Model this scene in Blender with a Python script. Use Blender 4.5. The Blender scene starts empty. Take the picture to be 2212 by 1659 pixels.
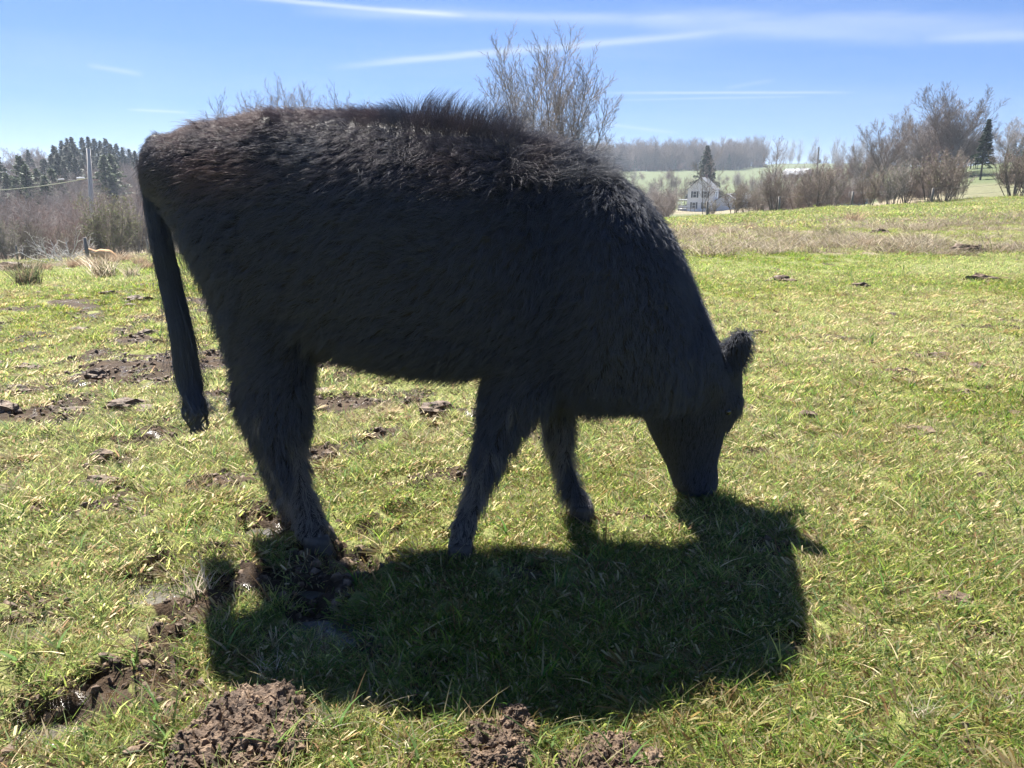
import bpy, math, random
import numpy as np
from mathutils import Vector, Matrix, kdtree
C = bpy.context.scene
COL = C.collection
random.seed(7)
rng = np.random.default_rng(7)
R = math.radians

# ------------------------------------------------------------------ camera
CAM_Z = 1.2
PITCH = R(14.5)
cam_d = bpy.data.cameras.new('camera')
cam = bpy.data.objects.new('camera', cam_d); COL.objects.link(cam)
cam.location = (0, 0, CAM_Z); cam.rotation_euler = (math.pi/2 - PITCH, 0, 0)
cam_d.sensor_width = 36; cam_d.lens = 36*1661/2212
cam_d.clip_start = 0.05; cam_d.clip_end = 6000
C.camera = cam
CP, SP = math.cos(PITCH), math.sin(PITCH)

# ------------------------------------------------------------------ exposure
C.view_settings.view_transform = 'Standard'; C.view_settings.look = 'None'
C.view_settings.gamma = 1; C.view_settings.use_curve_mapping = False
C.view_settings.exposure = 1.9
C.cycles.max_bounces = 5; C.cycles.diffuse_bounces = 2; C.cycles.glossy_bounces = 2
C.cycles.transmission_bounces = 4; C.cycles.transparent_max_bounces = 8
C.cycles.caustics_reflective = False; C.cycles.caustics_refractive = False

# ------------------------------------------------------------------ sun and sky
SUN_DIR = Vector((-0.305, 0.585, 1.0)).normalized()      # towards the sun
SUN_EL = math.asin(SUN_DIR.z); SUN_AZ = math.atan2(SUN_DIR.x, SUN_DIR.y)
sun_d = bpy.data.lights.new('sun', 'SUN'); sun_d.energy = 5.0; sun_d.angle = R(0.53)
sun_d.color = (1.0, 0.95, 0.87)
sun = bpy.data.objects.new('sun', sun_d); COL.objects.link(sun)
sun.rotation_euler = (-SUN_DIR).to_track_quat('-Z', 'Y').to_euler()

def ray(u, v):
    xr = (u-1106)/1661.0; yr = (829.5-v)/1661.0
    return np.array([xr, CP+yr*SP, -SP+yr*CP])
def at(u, v, Y):
    d = ray(u, v); return np.array([d[0]/d[1]*Y, Y, CAM_Z + d[2]/d[1]*Y])

W = bpy.data.worlds.new('World'); C.world = W; W.use_nodes = True
nt = W.node_tree; nt.nodes.clear()
def N(t, kind, **kw):
    n = t.nodes.new(kind)
    for k, v in kw.items(): setattr(n, k, v)
    return n
def L(t, a, b): t.links.new(a, b)
def mth(t, op, a, b=None, c=None, clamp=False):
    n = N(t, 'ShaderNodeMath', operation=op, use_clamp=clamp)
    for i, x in enumerate((a, b, c)):
        if x is None: continue
        if isinstance(x, (int, float)): n.inputs[i].default_value = x
        else: L(t, x, n.inputs[i])
    return n.outputs[0]
def build_world():
    t = nt
    sky = N(t, 'ShaderNodeTexSky', sky_type='NISHITA', sun_disc=False)
    sky.sun_elevation = SUN_EL; sky.sun_rotation = SUN_AZ
    sky.altitude = 400; sky.air_density = 1.0; sky.dust_density = 0.15; sky.ozone_density = 4.0
    tc = N(t, 'ShaderNodeTexCoord')
    nz = N(t, 'ShaderNodeTexNoise'); nz.inputs['Scale'].default_value = 9; nz.inputs['Detail'].default_value = 6
    mp = N(t, 'ShaderNodeMapping'); mp.inputs['Scale'].default_value = (1, 1, 7)
    L(t, tc.outputs['Generated'], mp.inputs['Vector']); L(t, mp.outputs[0], nz.inputs['Vector'])
    trails = [  # u0 v0 u1 v1 width_px amount
        (525, -6, 1010, 34, 4.5, .55), (620, 22, 1520, 46, 10, .28), (1360, 42, 2330, 62, 22, .26),
        (1560, 62, 2020, 92, 12, .14), (700, 146, 1600, 66, 6.5, .42), (1290, 201, 1860, 200, 2.2, .34),
        (1290, 217, 1760, 208, 1.8, .2), (1990, 84, 2330, 74, 8, .25), (185, 140, 312, 161, 4, .25),
        (270, 236, 410, 244, 2.2, .3), (1260, 262, 1470, 288, 3.5, .2), (1500, 304, 1740, 313, 7, .28),
        (1560, 192, 1680, 172, 4, .1)]
    total = None
    for (u0, v0, u1, v1, w, am) in trails:
        a = ray(u0, v0); a /= np.linalg.norm(a); b = ray(u1, v1); b /= np.linalg.norm(b)
        n = np.cross(a, b); n /= np.linalg.norm(n)
        mid = a+b; mid /= np.linalg.norm(mid); tg = np.cross(n, mid)
        half = abs(np.dot(tg, b))
        d1 = N(t, 'ShaderNodeVectorMath', operation='DOT_PRODUCT'); d1.inputs[1].default_value = n; L(t, tc.outputs['Generated'], d1.inputs[0])
        d2 = N(t, 'ShaderNodeVectorMath', operation='DOT_PRODUCT'); d2.inputs[1].default_value = tg; L(t, tc.outputs['Generated'], d2.inputs[0])
        wob = mth(t, 'MULTIPLY', mth(t, 'SUBTRACT', nz.outputs['Fac'], .5), w/1661*1.6)
        q = mth(t, 'DIVIDE', mth(t, 'ADD', d1.outputs['Value'], wob), w/1661)
        g = mth(t, 'EXPONENT', mth(t, 'MULTIPLY', mth(t, 'MULTIPLY', q, q), -1))
        s = mth(t, 'DIVIDE', d2.outputs['Value'], half)
        s2 = mth(t, 'MULTIPLY', s, s)
        e = mth(t, 'SUBTRACT', 1, mth(t, 'MULTIPLY', s2, s2), clamp=True)
        front = N(t, 'ShaderNodeVectorMath', operation='DOT_PRODUCT'); front.inputs[1].default_value = mid; L(t, tc.outputs['Generated'], front.inputs[0])
        f = mth(t, 'GREATER_THAN', front.outputs['Value'], 0)
        m = mth(t, 'MULTIPLY', mth(t, 'MULTIPLY', g, e), mth(t, 'MULTIPLY', f, am))
        total = m if total is None else mth(t, 'ADD', total, m)
    dens = mth(t, 'ADD', .55, mth(t, 'MULTIPLY', nz.outputs['Fac'], .9))
    total = mth(t, 'MULTIPLY', total, dens, clamp=True)
    # faint cirrus veil over the whole sky
    nz2 = N(t, 'ShaderNodeTexNoise'); nz2.inputs['Scale'].default_value = 2.2; nz2.inputs['Detail'].default_value = 5
    mp2 = N(t, 'ShaderNodeMapping'); mp2.inputs['Scale'].default_value = (1, 1.4, 8); mp2.inputs['Rotation'].default_value = (0, .06, .3)
    L(t, tc.outputs['Generated'], mp2.inputs['Vector']); L(t, mp2.outputs[0], nz2.inputs['Vector'])
    veil = mth(t, 'MULTIPLY', mth(t, 'SUBTRACT', nz2.outputs['Fac'], .42, clamp=True), .35)
    total = mth(t, 'ADD', total, veil, clamp=True)
    gm = N(t, 'ShaderNodeGamma'); gm.inputs['Gamma'].default_value = .72; L(t, sky.outputs[0], gm.inputs['Color'])
    ti = N(t, 'ShaderNodeMixRGB', blend_type='MULTIPLY'); ti.inputs[0].default_value = 1; L(t, gm.outputs[0], ti.inputs[1]); ti.inputs[2].default_value = (.40, .66, 1.16, 1)
    mix = N(t, 'ShaderNodeMixRGB'); L(t, total, mix.inputs[0]); L(t, ti.outputs[0], mix.inputs[1])
    mix.inputs[2].default_value = (4.7, 5.2, 5.7, 1)
    bg = N(t, 'ShaderNodeBackground'); bg.inputs['Strength'].default_value = 0.05
    L(t, mix.outputs[0], bg.inputs['Color'])
    out = N(t, 'ShaderNodeOutputWorld'); L(t, bg.outputs[0], out.inputs['Surface'])
build_world()

# ------------------------------------------------------------------ object helpers
def tag(o, label=None, cat=None, group=None, kind=None):
    if label: o['label'] = label
    if cat: o['category'] = cat
    if group: o['group'] = group
    if kind: o['kind'] = kind
    return o
def link(name, data, parent=None, loc=None):
    o = bpy.data.objects.new(name, data); COL.objects.link(o)
    if parent is not None: o.parent = parent
    if loc is not None: o.location = loc
    return o
def empty(name, loc, rz=0):
    o = link(name, None, None, loc); o.rotation_euler = (0, 0, rz); o.empty_display_size = .2; return o
def mesh_np(name, v, f, mat=None, smooth=True, attrs=None):
    """v (n,3), f (m,3|4) int array or list of arrays"""
    fs = f if isinstance(f, list) else [f]
    me = bpy.data.meshes.new(name)
    v = np.asarray(v, np.float32)
    me.vertices.add(len(v)); me.vertices.foreach_set('co', v.ravel())
    loops = np.concatenate([np.asarray(a, np.int32).ravel() for a in fs])
    sizes = np.concatenate([np.full(len(a), np.asarray(a).shape[1], np.int32) for a in fs])
    me.loops.add(len(loops)); me.loops.foreach_set('vertex_index', loops)
    me.polygons.add(len(sizes))
    st = np.zeros(len(sizes), np.int32); st[1:] = np.cumsum(sizes)[:-1]
    me.polygons.foreach_set('loop_start', st); me.polygons.foreach_set('loop_total', sizes)
    me.polygons.foreach_set('use_smooth', np.full(len(sizes), smooth, bool))
    me.update(calc_edges=True)
    if mat: me.materials.append(mat)
    for k, (ty, arr) in (attrs or {}).items():
        a = me.attributes.new(k, ty, 'POINT')
        a.data.foreach_set({'FLOAT': 'value', 'FLOAT_COLOR': 'color', 'FLOAT_VECTOR': 'vector', 'INT': 'value'}[ty], np.asarray(arr).ravel())
    return me
class MB:
    """collects simple solids into one mesh"""
    def __init__(s): s.v = []; s.q = []; s.t = []; s.n = 0
    def add(s, v, q=None, t=None):
        s.v.append(np.asarray(v, float))
        if q is not None and len(q): s.q.append(np.asarray(q)+s.n)
        if t is not None and len(t): s.t.append(np.asarray(t)+s.n)
        s.n += len(v); return s
    def box(s, c, d, rz=0, M=None):
        x, y, z = [k/2 for k in d]
        v = np.array([(-x,-y,-z),(x,-y,-z),(x,y,-z),(-x,y,-z),(-x,-y,z),(x,-y,z),(x,y,z),(-x,y,z)])
        if rz:
            a, b = math.cos(rz), math.sin(rz); v = v @ np.array([[a,b,0],[-b,a,0],[0,0,1]])
        v = v+np.asarray(c)
        return s.add(v, [(0,3,2,1),(4,5,6,7),(0,1,5,4),(1,2,6,5),(2,3,7,6),(3,0,4,7)])
    def tube(s, pts, rads, n=8, cap=True):
        pts = np.asarray(pts, float); k = len(pts); rads = np.broadcast_to(np.asarray(rads, float), (k,))
        tg = np.gradient(pts, axis=0); tg /= np.linalg.norm(tg, axis=1)[:, None]+1e-9
        ref = np.array([0.31, .95, .05]) if abs(tg[:, 2]).mean() > .6 else np.array([.03, .02, 1.])
        a = np.cross(tg, ref); a /= np.linalg.norm(a, axis=1)[:, None]+1e-9; b = np.cross(tg, a)
        an = np.arange(n)*2*math.pi/n
        v = pts[:, None]+rads[:, None, None]*(np.cos(an)[None, :, None]*a[:, None]+np.sin(an)[None, :, None]*b[:, None])
        v = v.reshape(-1, 3); i = np.arange(k-1)[:, None]*n; j = np.arange(n)[None]; j2 = (j+1) % n
        q = np.stack([i+j, i+n+j, i+n+j2, i+j2], -1).reshape(-1, 4)
        t = []
        if cap:
            v = np.vstack([v, pts[0], pts[-1]]); c0 = k*n
            for m in range(n):
                t.append((c0, m, (m+1) % n)); t.append((c0+1, (k-1)*n+(m+1) % n, (k-1)*n+m))
        return s.add(v, q, t if t else None)
    def data(s, name, mat, smooth=False):
        f = []
        if s.q: f.append(np.vstack(s.q))
        if s.t: f.append(np.vstack(s.t))
        return mesh_np(name, np.vstack(s.v), f, mat, smooth)
    def build(s, name, mat, parent=None, loc=None, smooth=False):
        return link(name, s.data(name, mat, smooth), parent, loc)

# ------------------------------------------------------------------ noise
def _h(ix, iy, seed):
    n = (ix.astype(np.int64)*374761393 + iy.astype(np.int64)*668265263 + seed*974634777) & 0xffffffff
    n = ((n ^ (n >> 13))*1274126177) & 0xffffffff
    return ((n ^ (n >> 16)) & 0xffff)/65535.0
def vn(x, y, seed=0):
    x = np.asarray(x, float); y = np.asarray(y, float)
    ix = np.floor(x); iy = np.floor(y); fx = x-ix; fy = y-iy
    fx = fx*fx*(3-2*fx); fy = fy*fy*(3-2*fy)
    a = _h(ix, iy, seed); b = _h(ix+1, iy, seed); c = _h(ix, iy+1, seed); d = _h(ix+1, iy+1, seed)
    return (a*(1-fx)+b*fx)*(1-fy)+(c*(1-fx)+d*fx)*fy
def fbm(x, y, o=4, seed=0):
    s = 0; a = .5
    for i in range(o):
        s = s+a*(vn(x, y, seed+i*17)-.5); x = x*2.03+3.1; y = y*2.03-1.7; a *= .5
    return s
def sstep(a, b, x):
    t = np.clip((x-a)/(b-a), 0, 1); return t*t*(3-2*t)

# ------------------------------------------------------------------ terrain height
COLS = {  # screen column of the view axis -> (distance ahead, height or 'v' row)
    -200: [(10, 0), (18, -.7), (36, 'v588'), (62, 'v572'), (90, -8.5), (120, -9), (170, -6), (260, 2), (350, 3.5), (800, 6), (1600, 8)],
    0:    [(9, 0), (18, -.75), (36, 'v586'), (62, 'v570'), (90, -8.5), (120, -8.5), (170, -5.5), (260, 2), (350, 3.5), (800, 6), (1600, 8)],
    185:  [(9, 0), (18, -.65), (36, 'v580'), (62, 'v563'), (90, -8), (120, -8), (170, -5.5), (260, 2), (350, 3), (800, 6), (1600, 8)],
    330:  [(10, 0), (20, -.6), (36, 'v570'), (62, 'v553'), (90, -7), (120, -7.5), (170, -5.5), (260, 1), (350, 2), (800, 5), (1600, 8)],
    700:  [(12, 0), (25, -.5), (45, -1.9), (63, -3.1), (120, -5.5), (260, -3), (500, 5), (1000, 9), (1600, 10)],
    1106: [(14, 0), (30, -.6), (63, -2.3), (100, -3.5), (200, -5.5), (400, 2.4), (550, 10.5), (1000, 13), (1600, 15)],
    1528: [(14, 0), (30, -.35), (63, 'v470'), (75, -1.75), (120, -4.0), (200, 'v457'), (260, -4.6), (400, 'v394'), (550, 'v369'), (1000, 21), (1600, 24)],
    1680: [(14, 0), (30, -.25), (62.5, 'v461'), (75, -1.6), (120, -3.6), (200, -4.2), (400, 'v386'), (700, 'v353'), (1000, 24), (1600, 26)],
    1840: [(14, 0), (30, -.15), (62, 'v448'), (75, -1), (120, -1.8), (200, 1), (350, 7), (700, 20), (1600, 26)],
    2000: [(14, 0), (30, -.05), (62, 'v438'), (75, -.4), (125, 1.2), (180, 4.2), (350, 8), (700, 16), (1600, 24)],
    2115: [(14, 0), (30, 0), (62, 'v433'), (75, 0), (125, 'v386'), (180, 5.8), (350, 8), (700, 14), (1600, 24)],
    2212: [(14, 0), (30, .05), (62, 'v430'), (75, .2), (125, 'v380'), (180, 'v346'), (350, 7.5), (700, 12), (1600, 24)],
    2500: [(14, 0), (30, .1), (62, .6), (125, 3), (180, 7), (350, 8), (700, 12), (1600, 24)]}
LR = np.linspace(math.log(3), math.log(1700), 500)
TT, TAB = [], []
for u, kn in COLS.items():
    t0 = ray(u, 450)[0]/ray(u, 450)[1]; sec = math.sqrt(1+t0*t0)
    rr = [0.1, 6]; zz = [0, 0]
    for Y, z in kn:
        if isinstance(z, str): z = at(u, float(z[1:]), Y)[2]
        rr.append(Y*sec); zz.append(z)
    row = np.interp(np.exp(LR), rr, zz)
    ker = np.ones(7)/7; row = np.convolve(np.pad(row, 3, 'edge'), ker, 'valid')
    TT.append(math.atan(t0)); TAB.append(row)
TT = np.array(TT); TAB = np.array(TAB); TMEAN = TAB.mean(0)
def base_h(x, y):
    x = np.asarray(x, float); y = np.asarray(y, float)
    r = np.hypot(x, y); az = np.arctan2(x, y); a = np.clip(az, TT[0], TT[-1])
    i = np.clip(np.searchsorted(TT, a)-1, 0, len(TT)-2); w = (a-TT[i])/(TT[i+1]-TT[i]); w = w*w*(3-2*w)
    g = (np.log(np.maximum(r, 3.0001))-LR[0])/(LR[1]-LR[0]); g = np.clip(g, 0, len(LR)-1.001)
    j = g.astype(int); h = g-j
    def row(k): return TAB[k, j]*(1-h)+TAB[k, j+1]*h
    z = row(i)*(1-w)+row(i+1)*w
    back = sstep(.9, 2.4, np.abs(az)); m = TMEAN[j]*(1-h)+TMEAN[j+1]*h
    z = z*(1-back)+m*back
    return z*sstep(2.5, 8, r)
def gpt(u, v):     # pixel of near flat ground -> world x, y
    d = ray(u, v); k = -CAM_Z/d[2]; return d[0]*k, d[1]*k
# puddles: pixel centre, half sizes in metres, depth
PUD = [(332, 1262, .12, .075), (318, 1335, .09, .05), (85, 1572, .115, .06), (60, 1372, .11, .03), (838, 1250, .10, .05),
       (712, 1342, .16, .07), (1130, 1276, .05, .03), (655, 1262, .07, .03), (792, 1152, .11, .05), (545, 1150, .14, .05),
       (1032, 1190, .07, .03), (560, 1128, .08, .03), (545, 1290, .06, .03), (205, 1190, .07, .02), (468, 1650, .09, .03)]
PUDW = [gpt(u, v)+(a*.95, b*1.05) for u, v, a, b in PUD]
# hoof holes, poached ground mostly on the left
HOLES = []
for u, v, s in [(280, 905, .17), (222, 1000, .13), (235, 1055, .15), (60, 792, .2), (215, 825, .13), (740, 1030, .14), (1735, 915, .1), (1735, 945, .11),
                (1955, 812, .17), (1240, 1192, .16), (1370, 1215, .14), (1150, 1235, .2), (760, 1215, .22), (700, 1285, .2), (450, 1260, .2), (940, 905, .15),
                (345, 735, .1), (170, 715, .1), (315, 965, .11), (100, 955, .16), (430, 1040, .1), (40, 1360, .22), (130, 1340, .16), (1925, 1190, .12), (1210, 1110, .09),
                (640, 1175, .18), (690, 1195, .12), (995, 1205, .1), (1250, 1125, .09), (1080, 1215, .16), (1000, 1370, .1), (1180, 1290, .09), (390, 1395, .16)]:
    x, y = gpt(u, v); HOLES.append((x, y, s*(.55 if v < 1100 else .42), .045))
rr_ = random.Random(3)
for i in range(420):
    y = rr_.uniform(1.5, 14); x = rr_.uniform(-.95, -.05)*y*.8 if rr_.random() < .75 else rr_.uniform(.1, .9)*y*.85
    HOLES.append((x, y, rr_.uniform(.035, .085), rr_.uniform(.02, .06)))
def wetness(x, y):      # 0 on the sound turf at right, 1 in the poached ground left and below the animal
    return sstep(.75, -.75, x-.12*y+.5+fbm(x*.6, y*.6, 3, 5)*1.2)*sstep(16, 5, y)*(1-.4*sstep(-2.2, -3.6, x+.35*y))
def micro(x, y):
    x = np.asarray(x, float); y = np.asarray(y, float); r = np.hypot(x, y)
    wt = wetness(x, y)
    z = fbm(x*1.6, y*1.6, 4, 1)*(.05+.07*wt)+fbm(x*9, y*9, 3, 9)*(.018+.03*wt)
    z = z+np.abs(fbm(x*17, y*17, 3, 61))*.06*wt*sstep(9, 5, r)
    z = z+fbm(x*.13, y*.13, 3, 40)*np.clip(r-8, 0, 40)*.02
    mud = sstep(.0, .10, -fbm(x*3.3+9, y*3.3, 4, 21)-np.abs(fbm(x*17, y*17, 3, 25))*.5+wt*.20-.13)*.97
    sel = r < 16
    xs, ys = x[sel], y[sel]; zz = np.zeros_like(xs); mm = np.zeros_like(xs); fl = np.zeros_like(xs)
    jx = xs+fbm(xs*14, ys*14, 2, 3)*.05; jy = ys+fbm(xs*14, ys*14, 2, 4)*.05
    for hx, hy, s, dp in HOLES:
        d = np.hypot(jx-hx, (jy-hy)*1.25)/s; k = d < 2.2
        if not k.any(): continue
        dk = d[k]; zz[k] += -dp*np.exp(-dk**3*.9)+dp*.35*np.exp(-((dk-1.35)/.35)**2)
        mm[k] = np.maximum(mm[k], sstep(1.25, .75, dk))
    for px, py, a, b in PUDW:
        d = np.hypot((jx-px)/a, (jy-py)/b); k = d < 2.5
        if not k.any(): continue
        dk = d[k]; w = np.exp(-(dk*.68)**3); zz[k] = zz[k]*(1-w)+(-.062+.05*np.exp(-((dk-1.6)/.4)**2))*w; fl[k] = np.maximum(fl[k], w); mm[k] = np.maximum(mm[k], sstep(1.2, .75, dk)*.93)
    z = np.array(z); mud = np.array(mud); z[sel] = z[sel]*(1-fl)+zz; mud[sel] = np.maximum(mud[sel], mm)
    mud = mud*sstep(60, 12, r)
    return z, mud
def H(x, y):
    x = np.atleast_1d(np.asarray(x, float)); y = np.atleast_1d(np.asarray(y, float))
    return base_h(x, y)+micro(x, y)[0]
def h1(x, y): return float(H(x, y)[0])
def gp(u, Y, dz=0):    # point of the ground at screen column u, distance ahead Y
    v = 430
    for _ in range(6):
        d = ray(u, v); x = d[0]/d[1]*Y; z = h1(x, Y); e = (z-CAM_Z)/Y
        v = 829.5-1661*((e*CP+SP)/(CP-e*SP))
    return (x, Y, z+dz)
def gpv(u, v, hi=60):   # point of the ground seen at a pixel
    d = ray(u, v); lo = 1.0
    for Y in np.geomspace(1.0, hi, 240):
        x = d[0]/d[1]*Y; z = CAM_Z+d[2]/d[1]*Y
        if z <= float(base_h(x, Y)): return (x, Y, h1(x, Y))
    return (x, Y, h1(x, Y))

# ------------------------------------------------------------------ materials
def new_mat(name):
    m = bpy.data.materials.new(name); m.use_nodes = True; m.node_tree.nodes.clear(); return m, m.node_tree
def ramp(t, fac, stops):
    n = N(t, 'ShaderNodeValToRGB'); L(t, fac, n.inputs[0]); e = n.color_ramp.elements
    while len(e) < len(stops): e.new(.5)
    for k, (p, c) in enumerate(stops): e[k].position = p; e[k].color = (*c, 1)
    return n.outputs[0]
def noise(t, scale, detail=4, vec=None, rough=.5):
    n = N(t, 'ShaderNodeTexNoise'); n.inputs['Scale'].default_value = scale; n.inputs['Detail'].default_value = detail; n.inputs['Roughness'].default_value = rough
    if vec is not None: L(t, vec, n.inputs['Vector'])
    return n.outputs['Fac']
def obj_vec(t, sc=(1, 1, 1)):
    tc = N(t, 'ShaderNodeTexCoord'); mp = N(t, 'ShaderNodeMapping'); mp.inputs['Scale'].default_value = sc
    L(t, tc.outputs['Object'], mp.inputs['Vector']); return mp.outputs[0]
def pbr(name, c1, c2=None, scale=4, rough=.8, stretch=(1, 1, 1), bump=.0, spec=.3, detail=5):
    m, t = new_mat(name); vec = obj_vec(t, stretch)
    p = N(t, 'ShaderNodeBsdfPrincipled'); p.inputs['Roughness'].default_value = rough; p.inputs['Specular IOR Level'].default_value = spec
    nf = noise(t, scale, detail, vec)
    L(t, ramp(t, nf, [(.3, c1), (.7, c2 or c1)]), p.inputs['Base Color'])
    if bump:
        b = N(t, 'ShaderNodeBump'); b.inputs['Strength'].default_value = bump; b.inputs['Distance'].default_value = .01
        L(t, noise(t, scale*3, 6, vec), b.inputs['Height']); L(t, b.outputs[0], p.inputs['Normal'])
    o = N(t, 'ShaderNodeOutputMaterial'); L(t, p.outputs[0], o.inputs[0]); return m
M = {}
M['bark'] = pbr('bark', (.115, .095, .078), (.21, .18, .155), 3, .9, (1, 1, .3))
M['twig'] = pbr('twig', (.16, .125, .105), (.25, .2, .17), 1.2, .85)
M['twig_red'] = pbr('twig_red', (.17, .105, .085), (.26, .18, .15), .8, .85)
M['twig_grey'] = pbr('twig_grey', (.21, .18, .165), (.34, .305, .285), .6, .85)
M['pale_wood'] = pbr('pale_wood', (.45, .43, .4), (.62, .6, .57), 3, .8)
M['old_wood'] = pbr('old_wood', (.13, .115, .1), (.27, .245, .22), 6, .85, (3, 3, .25), .4)
M['pole_wood'] = pbr('pole_wood', (.38, .36, .34), (.55, .53, .5), 5, .85, (3, 3, .2), .3)
M['white'] = pbr('white_siding', (.72, .74, .76), (.8, .81, .82), 1, .6)
M['roof'] = pbr('roof_shingle', (.16, .17, .18), (.24, .25, .27), 2, .8)
M['metal'] = pbr('roof_metal', (.3, .32, .35), (.4, .42, .45), 1, .5, spec=.4)
M['barnred'] = pbr('barn_board', (.16, .1, .09), (.22, .14, .12), 1, .85)
M['shutter'] = pbr('shutter_paint', (.035, .05, .06), (.05, .065, .075), 1, .5)
M['glass'] = pbr('window_glass', (.05, .06, .07), (.09, .1, .11), 1, .12, spec=.6)
M['wire'] = pbr('wire', (.12, .12, .115), (.17, .17, .16), 1, .6, spec=.3)
M['cable'] = pbr('cable', (.42, .45, .3), (.5, .52, .36), 1, .5)
M['insul'] = pbr('insulator', (.8, .8, .8), (.85, .85, .85), 1, .25, spec=.6)
M['bluewall'] = pbr('blue_siding', (.42, .5, .58), (.5, .57, .64), 1, .7)
def leafy(name, c1, c2, trans=.35, attr=None, rough=.55, dull=False):
    m, t = new_mat(name)
    if attr:
        a = N(t, 'ShaderNodeAttribute'); a.attribute_name = attr; col = a.outputs['Color']
        ti = N(t, 'ShaderNodeAttribute', attribute_type='INSTANCER'); ti.attribute_name = 'tint'
        hs = N(t, 'ShaderNodeHueSaturation'); L(t, col, hs.inputs['Color'])
        L(t, mth(t, 'ADD', .492, mth(t, 'MULTIPLY', ti.outputs['Fac'], .024)), hs.inputs['Hue'])
        L(t, mth(t, 'ADD', 1.12, mth(t, 'MULTIPLY', ti.outputs['Fac'], -.35)), hs.inputs['Value'])
        L(t, mth(t, 'ADD', .85, mth(t, 'MULTIPLY', ti.outputs['Fac'], .3)), hs.inputs['Saturation'])
        col = hs.outputs[0]
    else:
        col = ramp(t, noise(t, 2.5, 3, obj_vec(t)), [(.35, c1), (.65, c2)])
    p = N(t, 'ShaderNodeBsdfPrincipled'); p.inputs['Roughness'].default_value = rough; p.inputs['Specular IOR Level'].default_value = .35
    tr = N(t, 'ShaderNodeBsdfTranslucent'); L(t, col, p.inputs['Base Color']); L(t, col, tr.inputs['Color'])
    mx = N(t, 'ShaderNodeMixShader'); mx.inputs[0].default_value = trans
    L(t, p.outputs[0], mx.inputs[1]); L(t, tr.outputs[0], mx.inputs[2])
    o = N(t, 'ShaderNodeOutputMaterial'); L(t, mx.outputs[0], o.inputs[0]); return m
M['needle'] = leafy('needle', (.018, .035, .016), (.04, .065, .028), .15)
M['needle_light'] = leafy('needle_light', (.05, .085, .035), (.09, .13, .05), .25)
M['bud'] = leafy('bud', (.13, .15, .07), (.2, .21, .1), .4)
M['blade'] = leafy('blade', None, None, .68, 'col')

def ground_mat():
    m, t = new_mat('pasture_ground'); vec = obj_vec(t)
    a = N(t, 'ShaderNodeAttribute'); a.attribute_name = 'mud'; mud = a.outputs['Fac']
    b = N(t, 'ShaderNodeAttribute'); b.attribute_name = 'dry'; dry = b.outputs['Fac']
    c = N(t, 'ShaderNodeAttribute'); c.attribute_name = 'far'; far = c.outputs['Fac']
    n1 = noise(t, 7, 8, vec, .65); n2 = noise(t, 60, 6, vec, .65); n3 = noise(t, .35, 5, vec); n4 = noise(t, 1.7, 6, vec, .7)
    thatch = ramp(t, n2, [(.22, (.07, .08, .022)), (.42, (.15, .18, .045)), (.6, (.24, .23, .085)), (.8, (.36, .31, .16))])
    mudc = ramp(t, n1, [(.3, (.026, .016, .009)), (.55, (.055, .034, .018)), (.8, (.105, .068, .038))])
    dryc = ramp(t, n4, [(.3, (.13, .105, .06)), (.5, (.2, .165, .105)), (.75, (.29, .245, .17))])
    farc = ramp(t, n4, [(.3, (.055, .072, .024)), (.55, (.078, .098, .036)), (.8, (.11, .12, .055))])
    def mx(f, x, y):
        n = N(t, 'ShaderNodeMixRGB'); L(t, f, n.inputs[0]); L(t, x, n.inputs[1]); L(t, y, n.inputs[2]); return n.outputs[0]
    col = mx(far, thatch, farc)
    dry2 = mth(t, 'MULTIPLY', dry, mth(t, 'ADD', .55, n3), clamp=True)
    col = mx(dry2, col, dryc)
    edge = mth(t, 'ADD', mud, mth(t, 'MULTIPLY', mth(t, 'SUBTRACT', n1, .5), .7), clamp=True)
    me = mth(t, 'MULTIPLY', mth(t, 'SUBTRACT', edge, .3, clamp=True), 3, clamp=True)
    me = mth(t, 'MULTIPLY', me, mth(t, 'GREATER_THAN', mud, .05))
    col = mx(me, col, mudc)
    p = N(t, 'ShaderNodeBsdfPrincipled'); L(t, col, p.inputs['Base Color'])
    wetn = ramp(t, noise(t, 11, 5, vec), [(.38, (.16, .16, .16)), (.46, (.9, .9, .9))])
    rg = N(t, 'ShaderNodeMixRGB'); L(t, me, rg.inputs[0]); rg.inputs[1].default_value = (.9, .9, .9, 1); L(t, wetn, rg.inputs[2])
    L(t, rg.outputs[0], p.inputs['Roughness']); p.inputs['Specular IOR Level'].default_value = .3
    bp = N(t, 'ShaderNodeBump'); bp.inputs['Strength'].default_value = 1.0; bp.inputs['Distance'].default_value = .02
    L(t, mth(t, 'ADD', noise(t, 38, 8, vec, .7), mth(t, 'MULTIPLY', noise(t, 150, 4, vec), .4)), bp.inputs['Height']); L(t, bp.outputs[0], p.inputs['Normal'])
    o = N(t, 'ShaderNodeOutputMaterial'); L(t, p.outputs[0], o.inputs[0]); return m
M['ground'] = ground_mat()
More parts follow.
